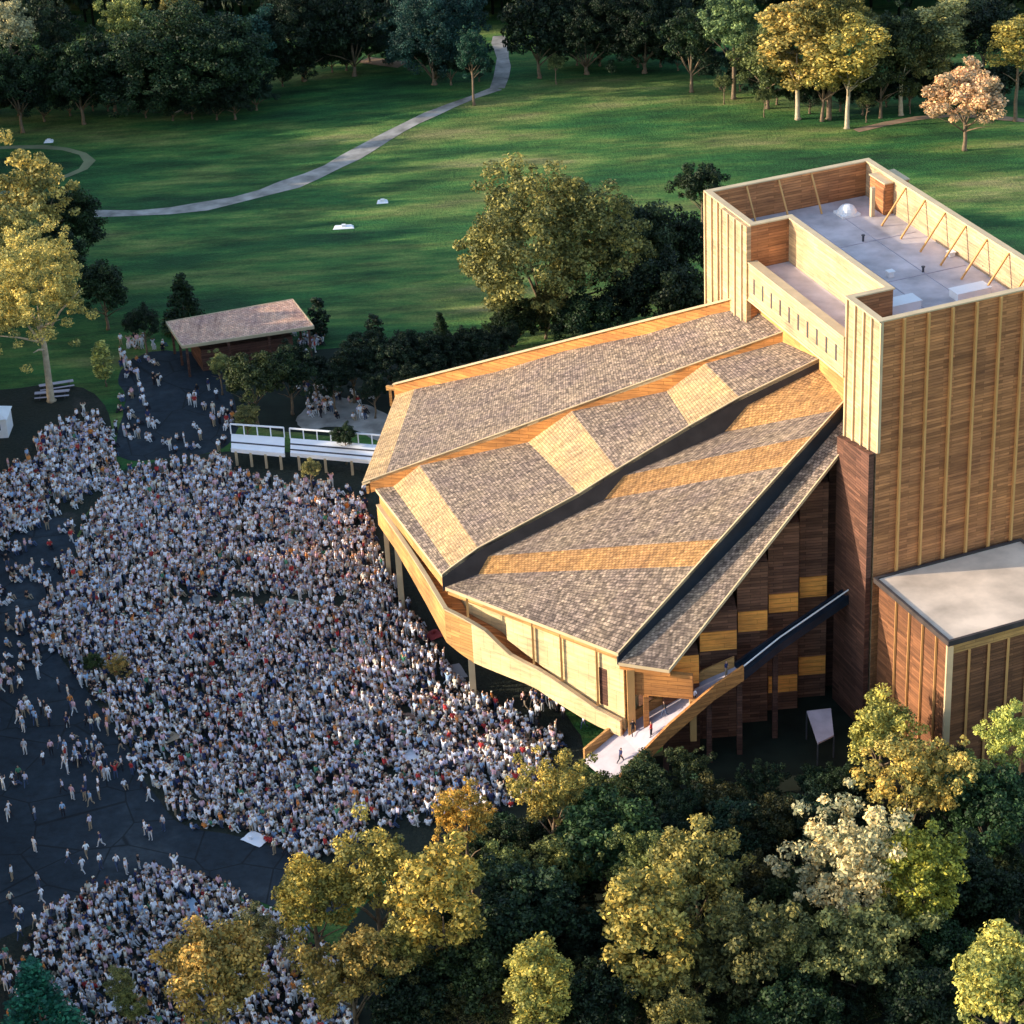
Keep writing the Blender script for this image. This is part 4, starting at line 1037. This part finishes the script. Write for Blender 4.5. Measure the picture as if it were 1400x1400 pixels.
# ------------------------------------------------------------------ people
def person_mesh(pose, sub, trouser):
    """one continuous skinned body; returns mesh with skin, shirt, trousers, hair slots"""
    J = {}
    if pose == 'standing':
        J = dict(pel=(0, 0, .92), bel=(0, 0, 1.05), che=(0, -.01, 1.28), nek=(0, -.01, 1.47), hd0=(0, .01, 1.57), hd1=(0, .015, 1.7),
                 ls=(.18, 0, 1.4), le=(.25, .02, 1.12), lw=(.24, .12, .88), rs=(-.18, 0, 1.4), re=(-.25, .02, 1.12), rw=(-.22, .16, .92),
                 lh=(.1, 0, .86), lk=(.12, .03, .48), la=(.12, 0, .07), lf=(.14, .16, .04), rh=(-.1, 0, .86), rk=(-.12, .03, .48), ra=(-.13, 0, .07), rf=(-.15, .16, .04))
    elif pose == 'walking':
        J = dict(pel=(0, 0, .9), bel=(0, .01, 1.04), che=(0, .04, 1.27), nek=(0, .06, 1.46), hd0=(0, .09, 1.56), hd1=(0, .1, 1.69),
                 ls=(.18, .04, 1.39), le=(.24, -.1, 1.14), lw=(.24, -.05, .9), rs=(-.18, .04, 1.39), re=(-.24, .14, 1.14), rw=(-.22, .32, .98),
                 lh=(.1, 0, .84), lk=(.11, .22, .5), la=(.11, .3, .09), lf=(.12, .46, .06), rh=(-.1, 0, .84), rk=(-.11, -.04, .46), ra=(-.12, -.36, .14), rf=(-.12, -.26, .04))
    elif pose == 'sitting':
        J = dict(pel=(0, 0, .12), bel=(0, -.03, .25), che=(0, -.08, .48), nek=(0, -.06, .68), hd0=(0, -.02, .78), hd1=(0, 0, .91),
                 ls=(.18, -.08, .6), le=(.26, -.06, .36), lw=(.2, .16, .3), rs=(-.18, -.08, .6), re=(-.26, -.1, .36), rw=(-.2, .14, .32),
                 lh=(.1, .05, .12), lk=(.2, .38, .42), la=(.13, .58, .08), lf=(.13, .73, .06), rh=(-.1, .05, .12), rk=(-.2, .4, .4), ra=(-.12, .62, .08), rf=(-.12, .77, .06))
    else:   # raised arms
        J = dict(pel=(0, 0, .92), bel=(0, 0, 1.05), che=(0, 0, 1.28), nek=(0, -.01, 1.47), hd0=(0, .01, 1.57), hd1=(0, .015, 1.7),
                 ls=(.18, 0, 1.42), le=(.34, .08, 1.6), lw=(.27, .12, 1.86), rs=(-.18, 0, 1.42), re=(-.34, .08, 1.58), rw=(-.26, .14, 1.84),
                 lh=(.1, 0, .86), lk=(.13, .03, .48), la=(.14, 0, .07), lf=(.16, .16, .04), rh=(-.1, 0, .86), rk=(-.13, .03, .48), ra=(-.15, 0, .07), rf=(-.17, .16, .04))
    rad = dict(pel=.155, bel=.14, che=.165, nek=.06, hd0=.095, hd1=.1, ls=.07, le=.048, lw=.036, rs=.07, re=.048, rw=.036, lh=.1, lk=.065, la=.045, lf=.038, rh=.1, rk=.065, ra=.045, rf=.038)
    E_ = [('pel', 'bel', 1), ('bel', 'che', 1), ('che', 'nek', 1), ('nek', 'hd0', 0), ('hd0', 'hd1', 3), ('che', 'ls', 1), ('ls', 'le', 1), ('le', 'lw', 0), ('che', 'rs', 1), ('rs', 're', 1), ('re', 'rw', 0),
          ('pel', 'lh', 2), ('lh', 'lk', 2), ('lk', 'la', 2), ('la', 'lf', 2), ('pel', 'rh', 2), ('rh', 'rk', 2), ('rk', 'ra', 2), ('ra', 'rf', 2)]
    names = list(J); me = bpy.data.meshes.new('sk'); me.from_pydata([J[k] for k in names], [(names.index(a), names.index(b)) for a, b, _ in E_], [])
    o = bpy.data.objects.new('sk', me); col.objects.link(o)
    md = o.modifiers.new('s', 'SKIN'); md.use_smooth_shade = True
    if not me.skin_vertices:
        bm = bmesh.new(); bm.from_mesh(me); bm.verts.layers.skin.verify(); bm.to_mesh(me); bm.free()
    sv = me.skin_vertices[0].data
    for i, k in enumerate(names): sv[i].radius = (rad[k], rad[k]*(.72 if k in ('pel', 'bel', 'che') else 1)); sv[i].use_root = (k == 'pel')
    if sub: md2 = o.modifiers.new('u', 'SUBSURF'); md2.levels = sub; md2.render_levels = sub
    dg = bpy.context.evaluated_depsgraph_get(); dg.update()
    out = bpy.data.meshes.new_from_object(o.evaluated_get(dg)); bpy.data.objects.remove(o)
    out.name = 'person'
    segs = [(V(J[a]), V(J[b]), r) for a, b, r in E_]
    hd = V(J['hd1'])
    reg = []
    for p in out.polygons:
        best = min(segs, key=lambda s: ((p.center-s[0])-(s[1]-s[0])*max(0, min(1, (p.center-s[0]).dot(s[1]-s[0])/(s[1]-s[0]).length_squared))).length)
        r = best[2]
        if r == 3: r = 3 if (p.center.z > hd.z-.015 or p.center.y < hd.y-.03) else 0
        reg.append(r)
    out.materials.clear()
    for mm in (M['skin'], M['shirt'], M['tr_'+trouser], M['hair']): out.materials.append(mm)
    out.polygons.foreach_set('material_index', reg); out.update()
    return out, reg
PM = {}
for pose in ('standing', 'walking', 'sitting', 'cheering'):
    for tr in TROUSERS: PM[pose, tr] = person_mesh(pose, 1, tr)[0]
TEMPL = {}
for pose in ('standing', 'sitting', 'cheering', 'walking'):
    me, reg = person_mesh(pose, 0, 'dark'); me.calc_loop_triangles()
    v = np.array([x.co[:] for x in me.vertices], dtype=np.float32)
    tri = np.array([t.vertices[:] for t in me.loop_triangles], dtype=np.int32)
    rg = np.array([reg[t.polygon_index] for t in me.loop_triangles], dtype=np.int32)
    TEMPL[pose] = (v, tri, rg); bpy.data.meshes.remove(me)
def inpoly(x, y, poly):
    c = False; n = len(poly)
    for i in range(n):
        (x0, y0), (x1, y1) = poly[i], poly[i-1]
        if (y0 > y) != (y1 > y) and x < (x1-x0)*(y-y0)/(y1-y0)+x0: c = not c
    return c
MAIN = [(150, 650), (300, 632), (335, 655), (430, 662), (500, 668), (512, 740), (548, 812), (592, 880), (640, 945), (700, 975), (770, 1010), (762, 1050), (735, 1100), (650, 1120), (560, 1135), (480, 1165), (425, 1180), (380, 1160), (340, 1142), (235, 1132), (225, 1090), (180, 1050), (160, 1010), (130, 960), (80, 905), (45, 870), (65, 800), (100, 740), (140, 690)]
UPL = [(-60, 700), (0, 655), (60, 600), (125, 555), (158, 600), (160, 650), (110, 690), (50, 720), (-20, 760), (-80, 800)]
LOW = [(60, 1262), (110, 1225), (185, 1185), (260, 1195), (330, 1228), (400, 1265), (440, 1290), (485, 1350), (480, 1440), (200, 1450), (60, 1420), (10, 1340)]
SPARSE = [([(-40, 760), (60, 720), (110, 720), (60, 830), (60, 910), (150, 1000), (215, 1100), (150, 1090), (0, 1010), (-60, 900)], .17), ([(0, 1000), (120, 1080), (230, 1130), (190, 1180), (60, 1240), (0, 1200)], .05),
          ([(165, 470), (225, 470), (215, 560), (205, 610), (150, 620), (165, 540)], .13), ([(265, 520), (330, 560), (315, 620), (200, 622), (250, 590)], .12), ([(395, 545), (450, 525), (510, 545), (500, 575), (430, 575)], .16), ([(365, 458), (445, 452), (440, 482), (380, 486)], .2),
          ([(700, 945), (790, 955), (800, 1000), (730, 985)], .3), ([(350, 1150), (500, 1200), (430, 1240), (350, 1220)], .012), ([(-60, 1180), (60, 1262), (10, 1340), (-40, 1400)], .14), ([(10, 1340), (60, 1420), (-40, 1460)], .2)]
def fbm(x, y): return math.sin(x*.31+1.3*math.sin(y*.23))+math.sin(y*.47+x*.13+2)*.7+math.sin(x*1.1+y*.9)*.4
hard = [(unp(160, 925).xy, 1.2), (unp(128, 915).xy, 1.1), (unp(425, 652).xy, 1.2)]
BL = [(350, 1148, 1.6, 'white', 'at the crowd rim above the dark road gap'), (232, 1010, 1.3, 'tan', 'at the left rim of the main crowd'), (270, 822, 1.7, 'grey', 'at the left end of the pale aisle'), (330, 824, 1.5, 'olive', 'in the middle of the pale aisle'), (395, 826, 1.7, 'grey-green', 'at the right end of the pale aisle'),
      (560, 1040, 2.2, 'white', 'in the crowd between ramp end and road, largest of the white ones'), (625, 1038, 1.7, 'cream', 'in the crowd left of the ramp end'), (300, 970, 1.4, 'pale blue', 'inside the main crowd lower left'), (205, 745, 1.5, 'white', 'in the upper left of the main crowd'), (560, 985, 1.7, 'brown', 'near the theatre post in the crowd'),
      (590, 870, 1.6, 'dark red', 'beside the crowd edge under the balcony'), (120, 1290, 1.4, 'white', 'in the lower crowd near its left rim'), (260, 1240, 1.4, 'pale blue', 'at the top of the lower crowd'), (410, 1350, 1.6, 'white', 'in the lower crowd between ochre and amber trees'), (110, 660, 1.5, 'white', 'in the upper left arm of the crowd'), (430, 720, 1.2, 'red', 'in the upper right of the main crowd'),
      (620, 920, 2.0, 'grey', 'on the lawn by the theatre post'), (450, 900, 1.2, 'pink', 'in the middle of the main crowd'), (150, 1380, 1.3, 'white', 'at the bottom border in the lower crowd')]
BC = {'white': (.8, .8, .84), 'tan': (.4, .3, .2), 'grey': (.3, .3, .31), 'olive': (.25, .24, .16), 'grey-green': (.25, .3, .27), 'cream': (.7, .64, .5), 'pale blue': (.4, .55, .7), 'brown': (.2, .13, .1), 'dark red': (.3, .05, .05), 'red': (.5, .05, .05), 'pink': (.65, .35, .4)}
M['blanket'] = peoplemat('blanket_cloth', False)
for k, (px, py, hw, cn, wh) in enumerate(BL):
    c = unp(px, py); b = MB(); n = 6; rr = random.Random(k); w2 = hw*.75
    top = [[(-hw+2*hw*i/n+rr.uniform(-.06, .06), -w2+2*w2*j/n+rr.uniform(-.06, .06), .05+rr.uniform(0, .05)) for i in range(n+1)] for j in range(n+1)]
    for j in range(n):
        for i in range(n): b.face([top[j][i], top[j][i+1], top[j+1][i+1], top[j+1][i]])
    b.box((hw*.2, w2*.2, .06), (hw*.2+.5, w2*.2+.35, .4))
    o = b.build('picnic_blanket', M['blanket']); o.scale = (.72, .72, 1); o.location = (c.x, c.y, .03); o.rotation_euler = (0, 0, rr.uniform(0, 3)); o.color = (*BC[cn], 1)
    tag(o, f'{cn} picnic blanket {wh}', 'blanket', 'picnic blankets among the crowd')
    hard.append((c.xy, hw*.42))
people = []
cell = .6
y = -110.0
while y < 60:
    x = -72.0
    while x < 20:
        wx, wy = x+rng.uniform(0, cell), y+rng.uniform(0, cell); x += cell
        px, py = prj((wx, wy, 0))
        if px < -30 or py > 1430: continue
        d = 0; where = None
        if inpoly(px, py, MAIN):
            d = .92-.12*max(0, fbm(wx, wy))-(.5 if fbm(wx*2.1+7, wy*2.4) > 1.45 else 0); where = 'main'
            if 812 < py < 832 and 240 < px < 470: d = .22
            if inpoly(px, py, [(60, 890), (230, 960), (300, 1100), (200, 1110), (120, 980)]): d *= .8
            if px > 560 and py < 1010 and py > 860 and px > 560+(py-860)*.5: d *= .8
        elif inpoly(px, py, UPL): d = .8 if fbm(wx, wy) > -.9 else .3; where = 'upper'
        elif inpoly(px, py, LOW): d = .85; where = 'low'
        else:
            for pl, dd in SPARSE:
                if inpoly(px, py, pl): d = dd*(2.6 if fbm(wx*2.3, wy*2.3) > .6 else .45); where = 'sparse'
        if where in ('main', 'upper', 'low'):
            # ragged border: thin out where a shifted point leaves the area
            n1, n2 = fbm(wx*1.3, wy*1.3)*15, fbm(wy*1.4+5, wx*1.4)*12
            if not any(inpoly(px+n1, py+n2, P_) for P_ in (MAIN, UPL, LOW)): d *= .25
        if rng.random() > d: continue
        if any((V((wx, wy))-h).length < r_ for h, r_ in hard): continue
        people.append((wx, wy, px, py, where))
    y += cell
print('people', len(people), 'trees', tcount)
SH = [('white', (.95, .93, .97), 52), ('pale lilac', (.68, .62, .76), 17), ('light grey', (.58, .57, .62), 13), ('cream', (.75, .68, .55), 8), ('pink', (.75, .45, .5), 6), ('red', (.45, .04, .04), 4), ('light blue', (.35, .5, .72), 7), ('navy', (.03, .04, .12), 7), ('black', (.015, .015, .02), 10), ('green', (.08, .25, .14), 2), ('orange', (.7, .25, .06), 2)]
shw = np.array([s_[2] for s_ in SH], float); shw /= shw.sum()
# 300 shown as individuals: the scattered ones on the pavement and the nearest, largest ones
sp = [p for p in people if p[4] == 'sparse']
sp.sort(key=lambda p: -p[3]); vis = sp[:190]
near = sorted([p for p in people if p[4] != 'sparse' and p[2] > -5 and p[3] < 1400 and not any((p[2]-t_[0])**2+(p[3]-t_[1])**2 < (t_[2]*1.05)**2 for t_ in FT)], key=lambda p: -p[3])[:298-len(vis)]
ind = vis+near; indset = set(id(p) for p in ind)
def zone(px, py):
    if py < 500: return 'below the pavilion roof'
    if py < 640: return 'dark plaza left of white bridges' if px < 340 else 'pale path behind white bridges'
    if px > 650: return 'shade under the theatre balcony'
    if py < 860: return 'upper dark road at left border'
    if py < 960: return 'dark road near the small bushes' if px > 70 else 'left border beside the dark road'
    if py < 1090: return 'wide dark road left of crowd' if px > 70 else 'left border of the wide road'
    if py < 1200: return 'dark road between the two crowds' if px > 150 else 'lower left end of dark road'
    if py < 1290: return 'left border beside lower crowd' if px < 60 else 'upper rim of the lower crowd'
    if px < 60: return 'near the teal conifer'
    if px < 130: return 'lower crowd right beside teal conifer'
    if px < 215: return 'lower crowd left of amber tree'
    if px < 380: return 'lower crowd around the amber tree'
    return 'lower crowd right of amber tree'
STAGE = V((14, -30))
used = {}
TN = list(TROUSERS); TT = {'dark': 'dark', 'denim': 'blue denim', 'khaki': 'khaki', 'white': 'white'}
def facing(x, y, w_): return math.atan2(STAGE.y-y, STAGE.x-x)-math.pi/2+rng.normal()*w_
for k, (x, y, px, py, where) in enumerate(ind):
    zn = zone(px, py)
    for att in range(60):
        si = int(rng.choice(len(SH), p=shw)); tr = TN[int(rng.integers(4))]
        pose = ['standing', 'walking', 'sitting', 'cheering'][int(rng.choice(4, p=[.5, .42, .04, .04] if where == 'sparse' else [.3, .1, .55, .05]))]
        key = (zn, si, tr, pose)
        if key not in used: break
    used[key] = used.get(key, 0)+1
    o = bpy.data.objects.new('person', PM[pose, tr]); col.objects.link(o)
    o.location = (x, y, .03); s_ = rng.uniform(.93, 1.06); o.scale = (s_, s_, s_)
    o.rotation_euler = (0, 0, rng.uniform(0, 6.28) if where == 'sparse' else facing(x, y, .5))
    o.color = (*sc(SH[si][1], rng.uniform(.85, 1.1)), 1)
    act = {'standing': 'standing', 'walking': 'walking', 'sitting': 'sitting', 'cheering': 'arms-raised'}[pose]
    tag(o, f'{act} person, {SH[si][0]} top, {TT[tr]} trousers, {zn}', 'person', 'people scattered around the lawn')
def ramp_z(t):
    n = 4*t; i = min(3, int(n)); return rc[i].lerp(rc[i+1], n-i), (Ls[i]-Rs[i]).normalized()
for k, (t, sd_, cn, tr, pose) in enumerate(((.12, -.9, 'navy', 'dark', 'walking'), (.3, .8, 'black', 'dark', 'walking'), (.38, -1.0, 'red', 'dark', 'standing'), (.52, .2, 'black', 'denim', 'walking'), (.66, -.8, 'white', 'dark', 'walking'), (.9, .1, 'navy', 'khaki', 'standing'))):
    p, sv_ = ramp_z(t); p = p+sv_*sd_
    o = bpy.data.objects.new('person', PM[pose, tr]); col.objects.link(o); o.location = (p.x, p.y, p.z+.01); o.rotation_euler = (0, 0, -.9+k)
    o.color = (*dict((a_, b_) for a_, b_, c_ in SH)[cn], 1)
    tag(o, f'{pose} person, {cn} top, {TT[tr]} trousers, on the pale ramp ' + ('near its lower end', 'lower part, wall side', 'lower part, outer side', 'halfway up', 'upper part', 'under the portal')[k], 'person', 'people on the ramp')
# everyone else: one mass
rest = [p for p in people if id(p) not in indset]
VV = []; FF = []; CC = []; off = 0
skinc = [(.55, .32, .22), (.42, .24, .16), (.12, .06, .04)]; hairc = [(.02, .015, .01), (.06, .035, .02), (.25, .15, .07), (.45, .43, .4), (.02, .02, .02), (.7, .65, .5)]
shc = np.array([s_[1] for s_ in SH]); trc = np.array(list(TROUSERS.values()))
for (x, y, px, py, where) in rest:
    pose = ['standing', 'sitting', 'cheering', 'walking'][int(rng.choice(4, p=[.3, .62, .05, .03]))]
    v, tri, rg = TEMPL[pose]; th = facing(x, y, .6); s_ = rng.uniform(.92, 1.08)
    c_, s2 = math.cos(th)*s_, math.sin(th)*s_
    w_ = np.empty_like(v); w_[:, 0] = v[:, 0]*c_-v[:, 1]*s2+x; w_[:, 1] = v[:, 0]*s2+v[:, 1]*c_+y; w_[:, 2] = v[:, 2]*s_+.025
    pal = np.array([skinc[int(rng.choice(3, p=[.5, .35, .15]))], shc[int(rng.choice(len(SH), p=shw))]*rng.uniform(.8, 1.1), trc[int(rng.choice(4, p=[.24, .16, .14, .46]))], hairc[int(rng.integers(6))]])
    VV.append(w_); FF.append(tri+off); CC.append(pal[rg]); off += len(v)
VV = np.vstack(VV); FF = np.vstack(FF).astype(np.int32); CC = np.vstack(CC)
me = bpy.data.meshes.new('crowd'); me.vertices.add(len(VV)); me.vertices.foreach_set('co', VV.reshape(-1))
me.loops.add(len(FF)*3); me.loops.foreach_set('vertex_index', FF.reshape(-1)); me.polygons.add(len(FF)); me.polygons.foreach_set('loop_start', np.arange(0, len(FF)*3, 3, dtype=np.int32))
a = me.attributes.new('Col', 'FLOAT_COLOR', 'FACE'); a.data.foreach_set('color', np.hstack([CC, np.ones((len(CC), 1))]).astype(np.float32).reshape(-1))
me.materials.append(M['crowd']); me.update(calc_edges=True)
o = bpy.data.objects.new('crowd', me); col.objects.link(o); tag(o, 'dense crowd of seated and standing people covering the lawns before the theatre', 'crowd', kind='stuff')
